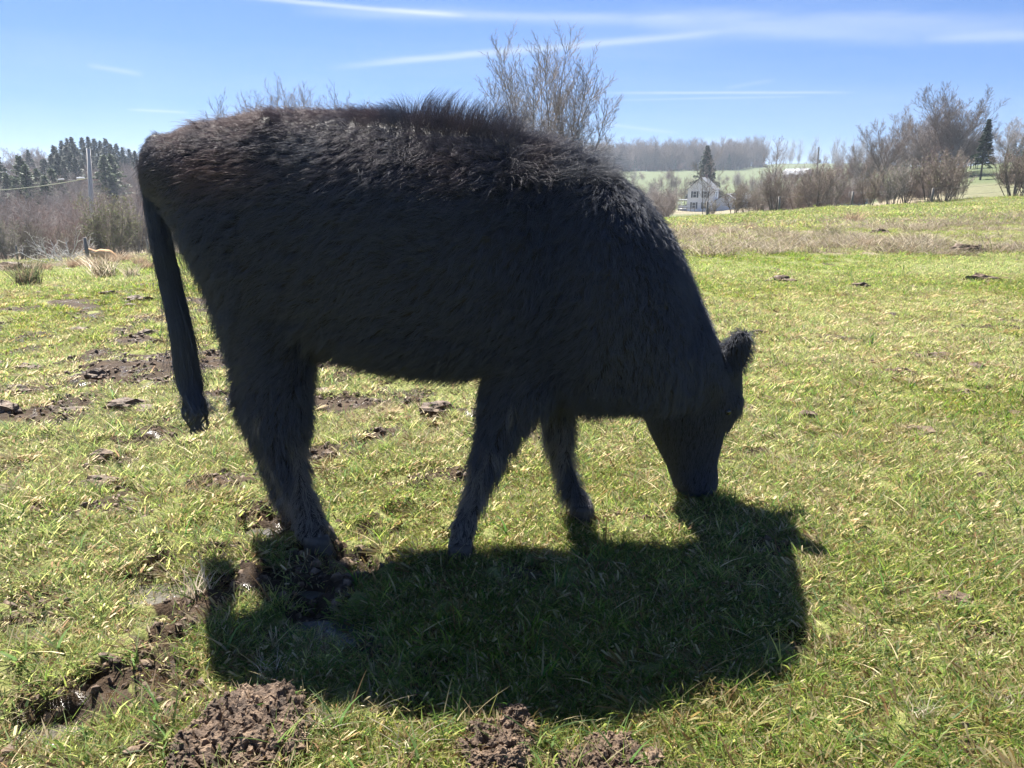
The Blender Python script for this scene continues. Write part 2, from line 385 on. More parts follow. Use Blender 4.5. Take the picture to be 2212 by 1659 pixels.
def soil_mat():
    m, t = new_mat('mud_clod'); vec = obj_vec(t)
    p = N(t, 'ShaderNodeBsdfPrincipled')
    n1 = noise(t, 22, 8, vec, .7)
    L(t, ramp(t, n1, [(.32, (.028, .017, .009)), (.48, (.09, .056, .033)), (.6, (.18, .12, .075)), (.74, (.34, .25, .165))]), p.inputs['Base Color'])
    p.inputs['Roughness'].default_value = .62; p.inputs['Specular IOR Level'].default_value = .4
    bp = N(t, 'ShaderNodeBump'); bp.inputs['Strength'].default_value = 1; bp.inputs['Distance'].default_value = .008
    L(t, noise(t, 70, 8, vec, .7), bp.inputs['Height']); L(t, bp.outputs[0], p.inputs['Normal'])
    o = N(t, 'ShaderNodeOutputMaterial'); L(t, p.outputs[0], o.inputs[0]); return m
M['soil'] = soil_mat()
def water_mat():
    m, t = new_mat('puddle_water'); vec = obj_vec(t)
    p = N(t, 'ShaderNodeBsdfPrincipled'); L(t, ramp(t, noise(t, 6, 3, vec, .5), [(.3, (.075, .065, .052)), (.7, (.125, .115, .10))]), p.inputs['Base Color'])
    p.inputs['Roughness'].default_value = .06; p.inputs['IOR'].default_value = 1.36; p.inputs['Specular IOR Level'].default_value = .8
    bp = N(t, 'ShaderNodeBump'); bp.inputs['Strength'].default_value = .6; bp.inputs['Distance'].default_value = .006
    L(t, noise(t, 55, 3, vec), bp.inputs['Height']); L(t, bp.outputs[0], p.inputs['Normal'])
    o = N(t, 'ShaderNodeOutputMaterial'); L(t, p.outputs[0], o.inputs[0]); return m
M['water'] = water_mat()
def hair_mat(name, refl=.45):
    m, t = new_mat(name)
    a = N(t, 'ShaderNodeAttribute'); a.attribute_name = 'hcol'
    d = N(t, 'ShaderNodeBsdfPrincipled'); L(t, a.outputs['Color'], d.inputs['Base Color'])
    d.inputs['Roughness'].default_value = .42; d.inputs['Specular IOR Level'].default_value = .55
    h = N(t, 'ShaderNodeBsdfHair', component='Reflection'); h.inputs['RoughnessU'].default_value = .35; h.inputs['RoughnessV'].default_value = .8
    hs = N(t, 'ShaderNodeMixRGB'); hs.inputs[0].default_value = .5; L(t, a.outputs['Color'], hs.inputs[1]); hs.inputs[2].default_value = (.24, .25, .27, 1)
    L(t, hs.outputs[0], h.inputs['Color'])
    tr = N(t, 'ShaderNodeBsdfHair', component='Transmission'); L(t, a.outputs['Color'], tr.inputs['Color'])
    mx = N(t, 'ShaderNodeMixShader'); mx.inputs[0].default_value = refl; L(t, d.outputs[0], mx.inputs[1]); L(t, h.outputs[0], mx.inputs[2])
    m2 = N(t, 'ShaderNodeMixShader'); m2.inputs[0].default_value = .15; L(t, mx.outputs[0], m2.inputs[1]); L(t, tr.outputs[0], m2.inputs[2])
    o = N(t, 'ShaderNodeOutputMaterial'); L(t, m2.outputs[0], o.inputs[0]); return m
M['hair'] = hair_mat('black_hair')
M['hide'] = pbr('hide', (.012, .011, .012), (.02, .018, .018), 20, .6)
M['hoof'] = pbr('hoof', (.04, .034, .03), (.09, .075, .06), 30, .5, bump=.4)
M['eye'] = pbr('eye', (.008, .006, .005), (.012, .009, .008), 3, .08, spec=.8)
M['nose'] = pbr('nose', (.02, .02, .022), (.035, .033, .035), 60, .35, bump=.5, spec=.5)
M['tan'] = pbr('tan_hide', (.42, .24, .11), (.55, .34, .17), 6, .8)

# ------------------------------------------------------------------ ground sheet
def build_ground():
    rs = [0.0, .3, .6]
    while rs[-1] < 8: rs.append(rs[-1]*1.0085)
    while rs[-1] < 1650: rs.append(rs[-1]*1.02)
    rs = np.array(rs)
    az = np.concatenate([np.arange(-.86, .86, .0068), np.arange(.86, 2*math.pi-.86, .05)])
    A, Rr = np.meshgrid(az, rs); x = (Rr*np.sin(A)).ravel(); y = (Rr*np.cos(A)).ravel()
    mi, mud = micro(x, y); z = base_h(x, y)+mi
    r = np.hypot(x, y); t = x/np.maximum(y, .1)
    dry = np.where(x > 2, sstep(13, 15.5, y-.25*(x-8)+fbm(x*.25, y*.25, 3, 8)*8)*sstep(31, 25, y-.08*x+fbm(x*.2, y*.2, 3, 18)*9), 0)
    dry = np.maximum(dry, sstep(15, 26, r)*sstep(46, 33, r)*sstep(-.3, -.5, t)*.9)      # rough strip on the left
    dry = np.maximum(dry, sstep(64, 70, y)*sstep(118, 92, y)*sstep(.1, .2, t)*(1-.65*sstep(.5, .58, t)))          # brown margin beyond the right fence
    dry = np.maximum(dry, sstep(64, 75, y)*sstep(-.1, -.3, t))
    dry = np.maximum(dry, sstep(140, 175, y)*sstep(215, 200, y)*sstep(.1, .2, t)*sstep(.45, .38, t)*.8)
    far = sstep(6, 30, r)
    n = len(az); k = len(rs); i = np.arange(k-1)[:, None]*n; j = np.arange(n)[None]; j2 = (j+1) % n
    q = np.stack([i+j, i+j2, i+n+j2, i+n+j], -1).reshape(-1, 4)[:, ::-1]
    me = mesh_np('pasture', np.stack([x, y, z], -1), q, M['ground'], True, {'mud': ('FLOAT', mud.astype(np.float32)), 'dry': ('FLOAT', dry.astype(np.float32)), 'far': ('FLOAT', far.astype(np.float32))})
    tag(link('ground', me), 'pasture of short grass with poached muddy patches', kind='structure')
build_ground()
def build_puddles():
    for k, (px, py, a, b) in enumerate(PUDW):
        zc = float(base_h(px, py))-.038; n = 28; v = [(0, 0, 0)]
        for i in range(n):
            an = i*2*math.pi/n; s = 1.02+.16*math.sin(an*3+k)+.1*math.sin(an*5+2*k)
            v.append((math.cos(an)*a*s, math.sin(an)*b*s, 0))
        me = mesh_np('puddle', v, np.array([(0, 1+i, 1+(i+1) % n) for i in range(n)]), M['water'])
        tag(link('puddle', me, None, (px, py, zc)), 'shallow muddy puddle among the trodden grass', kind='structure')
build_puddles()

# ------------------------------------------------------------------ instancing of uncountable growth
def instancer(name, pts, rot, scl, idx, tint, meshes, label, cat='grass'):
    coll = bpy.data.collections.new(name+'_sources')
    for i, me in enumerate(meshes):
        coll.objects.link(bpy.data.objects.new('%s_src_%02d' % (name, i), me))
    me = mesh_np(name, pts, np.zeros((0, 3), int), None, True, {'rot': ('FLOAT_VECTOR', rot.astype(np.float32)), 'scl': ('FLOAT_VECTOR', scl.astype(np.float32)),
        'idx': ('INT', idx.astype(np.int32)), 'tint': ('FLOAT', tint.astype(np.float32))})
    g = bpy.data.node_groups.new(name+'_nodes', 'GeometryNodeTree')
    g.interface.new_socket('Geometry', in_out='INPUT', socket_type='NodeSocketGeometry'); g.interface.new_socket('Geometry', in_out='OUTPUT', socket_type='NodeSocketGeometry')
    gi = g.nodes.new('NodeGroupInput'); go = g.nodes.new('NodeGroupOutput')
    ip = g.nodes.new('GeometryNodeInstanceOnPoints'); ci = g.nodes.new('GeometryNodeCollectionInfo')
    ci.inputs['Collection'].default_value = coll; ci.inputs['Separate Children'].default_value = True; ci.inputs['Reset Children'].default_value = True
    def na(n_, ty):
        a = g.nodes.new('GeometryNodeInputNamedAttribute'); a.data_type = ty; a.inputs['Name'].default_value = n_; return a.outputs['Attribute']
    er = g.nodes.new('FunctionNodeEulerToRotation')
    g.links.new(gi.outputs[0], ip.inputs['Points']); g.links.new(ci.outputs[0], ip.inputs['Instance']); ip.inputs['Pick Instance'].default_value = True
    g.links.new(na('idx', 'INT'), ip.inputs['Instance Index']); g.links.new(na('rot', 'FLOAT_VECTOR'), er.inputs[0]); g.links.new(er.outputs[0], ip.inputs['Rotation'])
    g.links.new(na('scl', 'FLOAT_VECTOR'), ip.inputs['Scale']); g.links.new(ip.outputs[0], go.inputs[0])
    o = link(name, me); md = o.modifiers.new('scatter', 'NODES'); md.node_group = g
    return tag(o, label, cat, kind='stuff')

GREEN = np.array([[.15, .24, .045], [.23, .32, .065], [.34, .39, .09], [.45, .46, .13], [.10, .18, .05]])
STRAW = np.array([[.38, .30, .15], [.50, .42, .25], [.29, .20, .09], [.22, .135, .065], [.42, .36, .2]])
def blades(n, rad, h0, h1_, w0, w1, bend, straw=.2, seed=0, segs=3, lean=.35, tip=0.0):
    g = np.random.default_rng(seed)
    an = g.uniform(0, 2*math.pi, n); rr = rad*np.sqrt(g.uniform(0, 1, n)); b = np.stack([rr*np.cos(an), rr*np.sin(an), np.full(n, -.006)], -1)
    h = g.uniform(h0, h1_, n); w = g.uniform(w0, w1, n); fa = g.uniform(0, 2*math.pi, n)
    ld = g.uniform(0, 2*math.pi, n); dr = np.stack([np.cos(ld), np.sin(ld), np.zeros(n)], -1)
    lf = g.uniform(0, lean*2, n)*h; bf = g.uniform(0, bend, n)*h
    wd = np.stack([np.cos(fa), np.sin(fa), np.zeros(n)], -1)
    V = []; cols = []
    isst = g.uniform(0, 1, n) < straw
    c = np.where(isst[:, None], STRAW[g.integers(0, len(STRAW), n)], GREEN[g.integers(0, len(GREEN), n)])*g.uniform(.75, 1.25, n)[:, None]
    for k in range(segs+1):
        s = k/segs; p = b+dr*(lf*s+bf*s*s)[:, None]; p[:, 2] += h*(s-.3*s*s*bend)
        ww = w*(1-s**1.6*(1-tip))*.5
        V.append(np.stack([p-wd*ww[:, None], p+wd*ww[:, None]], 1)); cols.append(np.stack([c, c], 1))
    V = np.stack(V, 1).reshape(-1, 3); cc = np.stack(cols, 1).reshape(-1, 3)
    i = np.arange(n)[:, None]*(segs+1)*2; k = np.arange(segs)[None]*2
    q = np.stack([i+k, i+k+1, i+k+3, i+k+2], -1).reshape(-1, 4)
    return V, q, np.concatenate([cc, np.ones((len(cc), 1))], 1)
def col_blades(n, rad, h0, h1_, w0, w1, bend, base, seed, segs=4, lean=.3, var=.25):
    v, q, c = blades(n, rad, h0, h1_, w0, w1, bend, 0, seed, segs, lean); g = np.random.default_rng(seed)
    cc = np.array(base)[g.integers(0, len(base), n)]*g.uniform(1-var, 1+var, n)[:, None]
    c[:, :3] = np.repeat(cc, len(v)//n, 0); return v, q, c
def blade_mesh(name, *parts):
    V, Q, Cc = [], [], []; n = 0
    for v, q, c in parts: V.append(v); Q.append(q+n); Cc.append(c); n += len(v)
    return mesh_np(name, np.vstack(V), np.vstack(Q), M['blade'], True, {'col': ('FLOAT_COLOR', np.vstack(Cc).astype(np.float32))})
def litter(n, rad, l0, l1, seed, straw=1.0):   # flat lying dead bits and moss
    g = np.random.default_rng(seed); v, q, c = blades(n, rad, .002, .02, .0025, .005, .3, straw, seed, 2)
    v = v.reshape(n, -1, 3); ctr = v.mean(1, keepdims=True); d = g.uniform(0, 2*math.pi, n); ln = g.uniform(l0, l1, n)
    k = np.linspace(-.5, .5, v.shape[1])[None]; v[..., 0] = ctr[..., 0]+k*np.cos(d)[:, None]*ln[:, None]+v[..., 0]*0; v[..., 1] = ctr[..., 1]+k*np.sin(d)[:, None]*ln[:, None]
    sd = (np.arange(v.shape[1]) % 2*2-1)[None]*.0016
    v[..., 0] -= sd*np.sin(d)[:, None]; v[..., 1] += sd*np.cos(d)[:, None]; v[..., 2] += .004
    return v.reshape(-1, 3), q, c
def build_grass():
    near = []
    for s in range(6):
        near.append(blade_mesh('turf_patch', blades(100, .085, .008, .03, .0018, .0042, .9, .22, 10+s, 2, .9), blades(2, .06, .01, .025, .009, .014, .9, .1, 700+s, 3, 1.2), litter(22, .085, .008, .028, 50+s, .7)))
    for s in range(4):
        near.append(blade_mesh('long_tuft', blades(15, .035, .03, .08, .003, .0055, .8, .16, 30+s, 4, .5), blades(40, .06, .012, .035, .002, .004, .9, .3, 35+s, 2, .8)))
    for s in range(2):
        near.append(blade_mesh('straw_tuft', blades(22, .04, .02, .07, .002, .004, 1.0, .95, 40+s, 3, .7), litter(30, .07, .02, .07, 60+s, 1)))
    near.append(blade_mesh('broad_tuft', blades(6, .02, .05, .13, .006, .009, .9, .05, 70, 5, .5)))
    mid = [blade_mesh('mid_patch', blades(130, .2, .012, .04, .004, .008, .9, .22, 80+s, 2, .9)) for s in range(4)]
    mid += [blade_mesh('mid_tuft', blades(40, .12, .04, .11, .005, .009, .8, .25, 90+s, 2, .5))  for s in range(2)]
    far = [blade_mesh('far_patch', blades(130, .55, .03, .07, .014, .026, .9, .40, 100+s, 1, .7, .3)) for s in range(4)]
    g = np.random.default_rng(11); P = []
    def fan(n, y0, y1, tmax, pw):
        u = g.uniform(0, 1, n); y = (y0**pw+(y1**pw-y0**pw)*u)**(1/pw); x = g.uniform(-tmax, tmax, n)*y; return x, y
    sets = [(11500, 1.0, 4.2, .95, 1.6, 'n'), (17000, 4.2, 11, .88, 1.4, 'n2'), (15000, 9, 26, .85, 1.3, 'm'), (17000, 24, 66, .85, 1.4, 'f')]
    X, Y, I, S = [], [], [], []
    for n, a, b, tm, pw, kd in sets:
        x, y = fan(n, a, b, tm, pw)
        wt = wetness(x, y); lush = fbm(x*1.1, y*1.1, 3, 77)
        if kd[0] == 'n':
            p = g.uniform(0, 1, n); i = g.integers(0, 6, n)
            tuftp = np.clip(.12+lush*.9+(.05 if kd == 'n' else 0), .03, .6)
            i = np.where(p < tuftp, g.integers(6, 10, n), i); i = np.where((p > .93), g.integers(10, 12, n), i); i = np.where((p < .02), 12, i)
            s = g.uniform(.75, 1.25, n)*(1.0 if kd == 'n' else 1.25)*(1+.35*np.clip(lush, 0, .4))
        elif kd == 'm':
            i = np.where(g.uniform(0, 1, n) < .12, g.integers(17, 19, n), g.integers(13, 17, n)); s = g.uniform(.8, 1.4, n)
        else: i = g.integers(19, 23, n); s = g.uniform(.8, 1.5, n)
        X.append(x); Y.append(y); I.append(i); S.append(s)
    # a coarser green fringe beside and behind the viewer, for other views
    n = 26000; an = g.uniform(0, 2*math.pi, n); rr = .5+7.5*g.uniform(0, 1, n)**.8; x, y = rr*np.sin(an), rr*np.cos(an); k = np.abs(x) > .9*np.maximum(y, 0)
    X.append(x[k]); Y.append(y[k]); I.append(np.where(rr[k] < 4, g.integers(0, 9, k.sum()), g.integers(13, 17, k.sum()))); S.append(g.uniform(.8, 1.3, k.sum()))
    x = np.concatenate(X); y = np.concatenate(Y); i = np.concatenate(I); s = np.concatenate(S)
    mi, mud = micro(x, y); z = base_h(x, y)+mi
    keep = g.uniform(0, 1, len(x)) > np.clip(mud*1.25-.1, 0, .97)
    x, y, z, i, s = x[keep], y[keep], z[keep], i[keep], s[keep]; n = len(x)
    rot = np.stack([g.normal(0, .12, n), g.normal(0, .12, n), g.uniform(0, 6.28, n)], -1)
    tint = np.clip(.45+fbm(x*.45, y*.45, 4, 200)*2.2+fbm(x*2.3, y*2.3, 2, 210)*.9+g.normal(0, .14, n), 0, 1)
    instancer('grass', np.stack([x, y, z], -1), rot, np.stack([s, s, s*g.uniform(.75, 1.25, n)], -1), i, tint, near+mid+far, 'short green pasture grass with dead stalks among it')
    # dry straw band on the right, rough margin on the left
    dry = [blade_mesh('dry_clump', col_blades(110, .24, .07, .28, .005, .011, 1.0, [[.30, .25, .18], [.40, .345, .27], [.22, .17, .115], [.15, .115, .075], [.2, .21, .08]], 120+s, 3, .7)) for s in range(4)]
    n = 20000; x, y = fan(n, 13, 70, .86, 1.0)
    t = x/y
    band = (x > 2)*sstep(13, 15.5, y-.25*(x-8)+fbm(x*.25, y*.25, 3, 8)*8)*sstep(31, 25, y-.08*x+fbm(x*.2, y*.2, 3, 18)*9)
    left = sstep(17, 26, np.hypot(x, y))*sstep(50, 40, np.hypot(x, y))*sstep(-.35, -.5, t)
    marg = sstep(64, 68, y)*(x > 5)
    w = np.clip(band*.95+left*.6+marg*.4, 0, 1)*np.clip(.6+fbm(x*.5, y*.5, 3, 31)*4, .05, 1)
    k = g.uniform(0, 1, n) < w; x, y = x[k], y[k]; n = len(x)
    s = g.uniform(.6, 1.5, n)*(1+np.clip(y-30, 0, 40)*.012)
    instancer('dry_grass', np.stack([x, y, H(x, y)], -1), np.stack([g.normal(0, .15, n), g.normal(0, .15, n), g.uniform(0, 6.28, n)], -1),
              np.stack([s, s, s*g.uniform(.6, 1.1, n)], -1), g.integers(0, 4, n), g.uniform(0, 1, n), dry, 'band of dead straw coloured grass across the pasture')
build_grass()

# ------------------------------------------------------------------ tussocks and tufts one can count
def tuft_obj(name, p, mesh, label, group, s=1.0, cat='plant'):
    o = link(name, mesh, None, p); o.scale = (s, s, s); o.rotation_euler = (0, 0, random.uniform(0, 6))
    return tag(o, label, cat, group)
RUSH = [[.05, .075, .03], [.07, .085, .04], [.16, .12, .07], [.1, .085, .05]]
BRWN = [[.24, .165, .09], [.34, .26, .16], [.17, .115, .065]]
PALE = [[.5, .43, .3], [.6, .53, .4], [.38, .3, .2]]
def build_tufts():
    rush = blade_mesh('rush_tussock', col_blades(260, .16, .22, .55, .006, .011, .5, RUSH, 301, 4, .35))
    rush2 = blade_mesh('rush_tussock_pale', col_blades(140, .15, .22, .5, .006, .011, .5, RUSH, 302, 4, .35), col_blades(140, .18, .2, .6, .006, .011, .6, PALE, 303, 4, .4))
    brown = blade_mesh('brown_tussock', col_blades(320, .22, .2, .6, .007, .013, .8, BRWN, 304, 4, .4))
    gr = 'tussocks of rushes and dead grass'
    tuft_obj('rush_tussock', gpv(62, 617), rush, 'dark rush tussock standing alone at the far left of the pasture', gr, 1.0)
    tuft_obj('rush_tussock', gpv(226, 602), rush2, 'grey rush tussock with pale stalks below the leaning post', gr, 1.0)
    tuft_obj('rush_tussock', gpv(283, 600), rush2, 'small pale rush tussock right beside the black tail', gr, .55)
    for u, v, s in [(140, 577, 1.2), (165, 583, 1.1), (205, 585, 1.0), (250, 574, 1.4), (272, 572, 1.0), (305, 578, .9), (20, 590, 1.0), (320, 583, .8), (100, 590, .8)]:
        tuft_obj('brown_tussock', gpv(u, v), brown, 'brown dead grass tussock along the rough margin at left', gr, s*.6)
    tuft_obj('brown_tussock', gpv(1843, 486), brown, 'tall russet tussock standing up from the straw band at right', gr, 1.25)
    tuft_obj('rush_tussock', gpv(1803, 510), rush, 'low green rush tussock in the straw band at right', gr, .6)
    for u, v in [(1450, 500), (1540, 503), (1620, 500), (1870, 535)]:
        tuft_obj('brown_tussock', gpv(u, v), brown, 'low brown tussock inside the straw band', gr, .6)
    # near tufts of dead stalks
    g2 = 'tufts of dead stalks in the foreground'
    for k, (u, v, s, lab) in enumerate([(880, 1625, 1.0, 'frayed bundle of pale dead stalks left of the crumbly dung heap'), (800, 1540, 1.0, 'pale branching dead stalks at the lower edge of the shadow'),
        (430, 1290, 1.3, 'tall dead grass tuft in the shadow of the tail'), (430, 1055, 1.0, 'matted brown grass tuft below the tip of the tail'), (580, 1480, .9, 'drooping bleached grass tuft above the mud heap'), (1980, 1560, .7, 'flattened pale straw tuft near the right edge'),
        (2170, 1545, .7, 'curled straw tuft at the right edge'), (690, 1600, .8, 'straw coloured tuft right of the mud heap')]):
        me = blade_mesh('dead_stalks', col_blades(46, .035, .03, .11, .002, .004, .9, PALE if k != 3 else BRWN, 320+k, 5, .35), col_blades(18, .04, .03, .08, .003, .005, .8, [[.09, .15, .03], [.14, .19, .04]], 340+k, 4, .4))
        tuft_obj('dead_stalks', gpv(u, v), me, lab, g2, s)
    g3 = 'tall green grass blades in the foreground'
    for k, (u, v, s, lab) in enumerate([(1165, 1610, 1.2, 'tall bright grass blades between the two dung heaps'), (600, 1640, 1.1, 'broad arching grass leaves left of the mud heap'), (660, 1630, .9, 'bright grass leaves growing over the mud heap'),
        (200, 1590, 1.0, 'upright grass tuft right of the lower left puddle'), (300, 1450, .9, 'grass tuft at left between the two muddy dips'), (1095, 1640, .8, 'grass blades in front of the crumbly dung heap'), (350, 1620, 1, 'tall grass blades in the lower left')]):
        me = blade_mesh('tall_grass', col_blades(13, .025, .06, .13, .004, .0085, .8, [[.11, .19, .03], [.15, .22, .04], [.08, .15, .035]], 360+k, 5, .4))
        tuft_obj('tall_grass', gpv(u, v), me, lab, g3, s)
build_tufts()

# ------------------------------------------------------------------ mud clods and dung
def lump(seed, sx, sy, sz, sub, rough=.35, crumbs=0):
    import bmesh
    bm = bmesh.new(); bmesh.ops.create_icosphere(bm, subdivisions=sub, radius=1)
    v = np.array([x.co[:] for x in bm.verts]); f = np.array([[a.index for a in p.verts] for p in bm.faces]); bm.free()
    nx = v[:, 0]*2+seed*3.1; ny = v[:, 1]*2+v[:, 2]*1.7+seed
    d = 1+fbm(nx, ny, 3, seed)*rough*2+fbm(nx*4, ny*4, 3, seed+5)*rough*1.2-np.abs(fbm(nx*7, ny*7, 4, seed+8))*rough*.9+fbm(nx*19, ny*19-v[:, 2]*5, 3, seed+3)*rough*.28
    v = v*d[:, None]*np.array([sx, sy, sz])
    mb = MB(); mb.add(v, None, f)
    g = np.random.default_rng(seed)
    ico = np.array([(0, 0, 1), (.9, 0, .1), (0, .9, -.1), (-.9, 0, .15), (0, -.9, 0), (0, 0, -1)]); fc = np.array([(0, 1, 2), (0, 2, 3), (0, 3, 4), (0, 4, 1), (5, 2, 1), (5, 3, 2), (5, 4, 3), (5, 1, 4)])
    for i in range(crumbs):
        b = v[g.integers(0, len(v))]
        if b[2] < -.1*sz: continue
        s = g.uniform(.03, .12)*max(sz, .02)*np.array([g.uniform(.5, 2.2), g.uniform(.5, 1.3), g.uniform(.3, 1)])
        a = g.uniform(0, 6.28); rt = np.array([[math.cos(a), math.sin(a), 0], [-math.sin(a), math.cos(a), 0], [0, 0, 1]])
        mb.add((ico*g.uniform(.7, 1.3, (6, 1))*s) @ rt+b*g.uniform(.97, 1.04), None, fc)
    return mb
def heap(seed, a, b, c):
    """low crumbly heap: a flattened dome broken up by solid noise at several real-world scales"""
    import bmesh
    from mathutils import noise as mn
    bm = bmesh.new(); bmesh.ops.create_icosphere(bm, subdivisions=6, radius=1)
    v = np.array([x.co[:] for x in bm.verts]); f = np.array([[q.index for q in p.verts] for p in bm.faces]); bm.free()
    v = v[:, :]; rr0 = 1+.35*fbm(v[:, 0]*1.3+seed, v[:, 1]*1.3, 2, seed)*1.6
    d0 = v*rr0[:, None]*np.array([a, b, c]); nn = v/np.array([a, b, c]); nn /= np.linalg.norm(nn, axis=1)[:, None]
    out = np.empty_like(d0)
    for i, (p, n) in enumerate(zip(d0, nn)):
        P = Vector(p); q = P+Vector((seed*3.3, 0, 0))
        w = mn.noise_vector(q*55)*.006
        l1 = mn.noise(q*16)*.02; l2 = mn.noise((q+w)*46)*.011; l3 = mn.noise((q+w)*120)*.006+mn.noise(q*280)*.004; cr = abs(mn.noise(q*30+Vector((9, 2, 1)))); l4 = -.02*max(0, .12-cr)/.12
        k = l1+l2+l3+l4; out[i] = p+n*k+np.array(w)*.7
    mb = MB(); mb.add(out, None, f)
    g = np.random.default_rng(seed); up = np.where(out[:, 2] > -.01)[0]
    ico = np.array([(0, 0, 1), (.9, 0, .1), (0, .9, -.1), (-.9, 0, .15), (0, -.9, 0), (0, 0, -1)]); fc = np.array([(0, 1, 2), (0, 2, 3), (0, 3, 4), (0, 4, 1), (5, 2, 1), (5, 3, 2), (5, 4, 3), (5, 1, 4)])
    for q_ in range(700):
        q0 = out[g.choice(up)]; mb.add((ico*g.uniform(.6, 1.3, (6, 1))) @ np.linalg.qr(g.normal(0, 1, (3, 3)))[0]*g.uniform(.0015, .006)*np.array([1.5, 1, .8])+q0*(1, 1, 1), None, fc)
    for q_ in range(70):
        q0 = out[g.choice(up)]; dd = g.normal(0, 1, 3)*np.array([1, 1, .3]); dd /= np.linalg.norm(dd); l_ = g.uniform(.01, .035)
        mb.tube([q0-dd*l_*.3, q0+dd*l_*.3+(0, 0, .004), q0+dd*l_], [.0013, .0011, .0006], 4, False)
    return mb
def build_clods():
    gr = 'lumps of trodden mud and dung in the pasture'
    big = [(535, 1605, .15, .14, .046, 'large heap of trodden mud with torn roots at lower left', 'mud_heap', 1500),
           (1075, 1625, .088, .10, .04, 'dark crumbly dung heap at the bottom edge', 'dung_heap', 1200),
           (1318, 1668, .12, .09, .036, 'pale brown cracked dung heap at the bottom edge, right of the darker one', 'dung_heap', 500),
           (1112, 1570, .04, .05, .035, 'flat grey dung cake behind the crumbly dung heap', 'dung_heap', 120)]
    for k, (u, v, a, b, c, lab, nm, cr) in enumerate(big):
        p = gpv(u, v); mb = heap(31+k, a, b, c)
        o = mb.build(nm, M['soil'], None, (p[0], p[1], p[2]+c*.05), False); tag(o, lab, 'mud', 'large heaps in the foreground')
    small = [(280, 900, .12, .05, .04), (222, 990, .07, .05, .035), (215, 1052, .09, .05, .03), (60, 790, .15, .07, .05), (216, 822, .09, .06, .06), (740, 1028, .07, .04, .03), (1745, 908, .05, .04, .03),
             (1735, 943, .06, .04, .025), (1950, 808, .13, .06, .05), (940, 900, .10, .06, .05), (30, 850, .1, .06, .05), (350, 735, .1, .06, .05), (172, 716, .14, .08, .05), (295, 655, .16, .08, .05), (320, 722, .1, .06, .04),
             (10, 900, .1, .06, .05), (170, 887, .11, .04, .02), (1250, 1195, .07, .05, .03), (1130, 1225, .08, .06, .035), (1375, 1210, .06, .04, .03), (2088, 548, .35, .15, .16), (1860, 620, .16, .08, .07), (2120, 605, .3, .12, .1), (1680, 608, .2, .1, .08),
             (2030, 770, .12, .06, .03), (1925, 1190, .06, .04, .02), (2060, 1310, .06, .045, .02), (240, 640, .14, .07, .05), (700, 1200, .1, .06, .035), (20, 590, .5, .2, .2), (2090, 842, .07, .04, .02), (1900, 505, .3, .12, .12), (1640, 722, .09, .05, .03)]
    for k, (u, v, a, b, c) in enumerate(small):
        p = gpv(u, v); mb = lump(60+k, a, b, c, 3, .5, 60)
        o = mb.build('mud_clod', M['soil'], None, (p[0], p[1], p[2]), False)
        own = {0: 'long dark ridge of torn turf below the tail tip, left', 1: 'mud clod with a grey face left of the hind hoof', 3: 'broad flat mud clod at the far left of the pasture', 4: 'small upright mud clod left of the tail', 6: 'upper of the two small clods right of the muzzle', 7: 'lower of the two small clods right of the muzzle',
               8: 'large torn turf clod in the open grass at right', 9: 'brown torn turf clod seen below the belly', 20: 'dark mud mound in front of the straw band at right', 22: 'wide dark mud mound near the right edge below the straw band', 5: 'mud clod right of the hind leg', 29: 'black mud heap at the left edge beyond the rush tussock', 17: 'dark clod in the shadow between the fore legs and the head'}
        side = 'left of' if u < 500 else ('beneath' if u < 1450 else 'right of')
        tag(o, own.get(k, 'small dark mud clod in the grass %s the black cow' % side), 'mud', gr)
    g = random.Random(9)
    ms = [lump(200+k, .05, .035, .022, 2, .5, 14).data('mud_clod', M['soil'], False) for k in range(5)]
    for i in range(110):
        y = g.uniform(3.5, 24); x = g.uniform(-.8, -.15)*y if g.random() < .7 else g.uniform(.2, .8)*y
        o = link('mud_clod', ms[i % 5], None, (x, y, h1(x, y))); s = g.uniform(.6, 1.6)*(1+y*.03); o.scale = (s, s, s*.8); o.rotation_euler = (0, 0, g.uniform(0, 6))
        tag(o, 'small dark mud clod in the grass %s the black cow' % ('left of' if x < 0 else 'right of'), 'mud', gr)
build_clods()
def build_crumbs():
    g = np.random.default_rng(44); ms = [lump(300+k, .011, .010, .007, 1, .5, 6).data('crumb', M['soil'], False) for k in range(5)]
    y = g.uniform(1.0, 7.5, 60000); x = g.uniform(-.9, .85, len(y))*y; mud = micro(x, y)[1]; k = g.uniform(0, 1, len(x)) < mud*.45; x, y = x[k][:9000], y[k][:9000]; n = len(x)
    for px_, py_, a, b in PUDW:
        k = np.hypot((x-px_)/a, (y-py_)/b) > .95; x, y = x[k], y[k]
    n = len(x); s = g.uniform(.4, 1.7, n)**1.4
    instancer('mud_crumbs', np.stack([x, y, H(x, y)], -1), g.uniform(0, 6.28, (n, 3)), np.stack([s, s, s], -1), g.integers(0, 5, n), g.uniform(0, 1, n), ms, 'loose crumbs of trodden mud in the poached patches', 'mud')
build_crumbs()

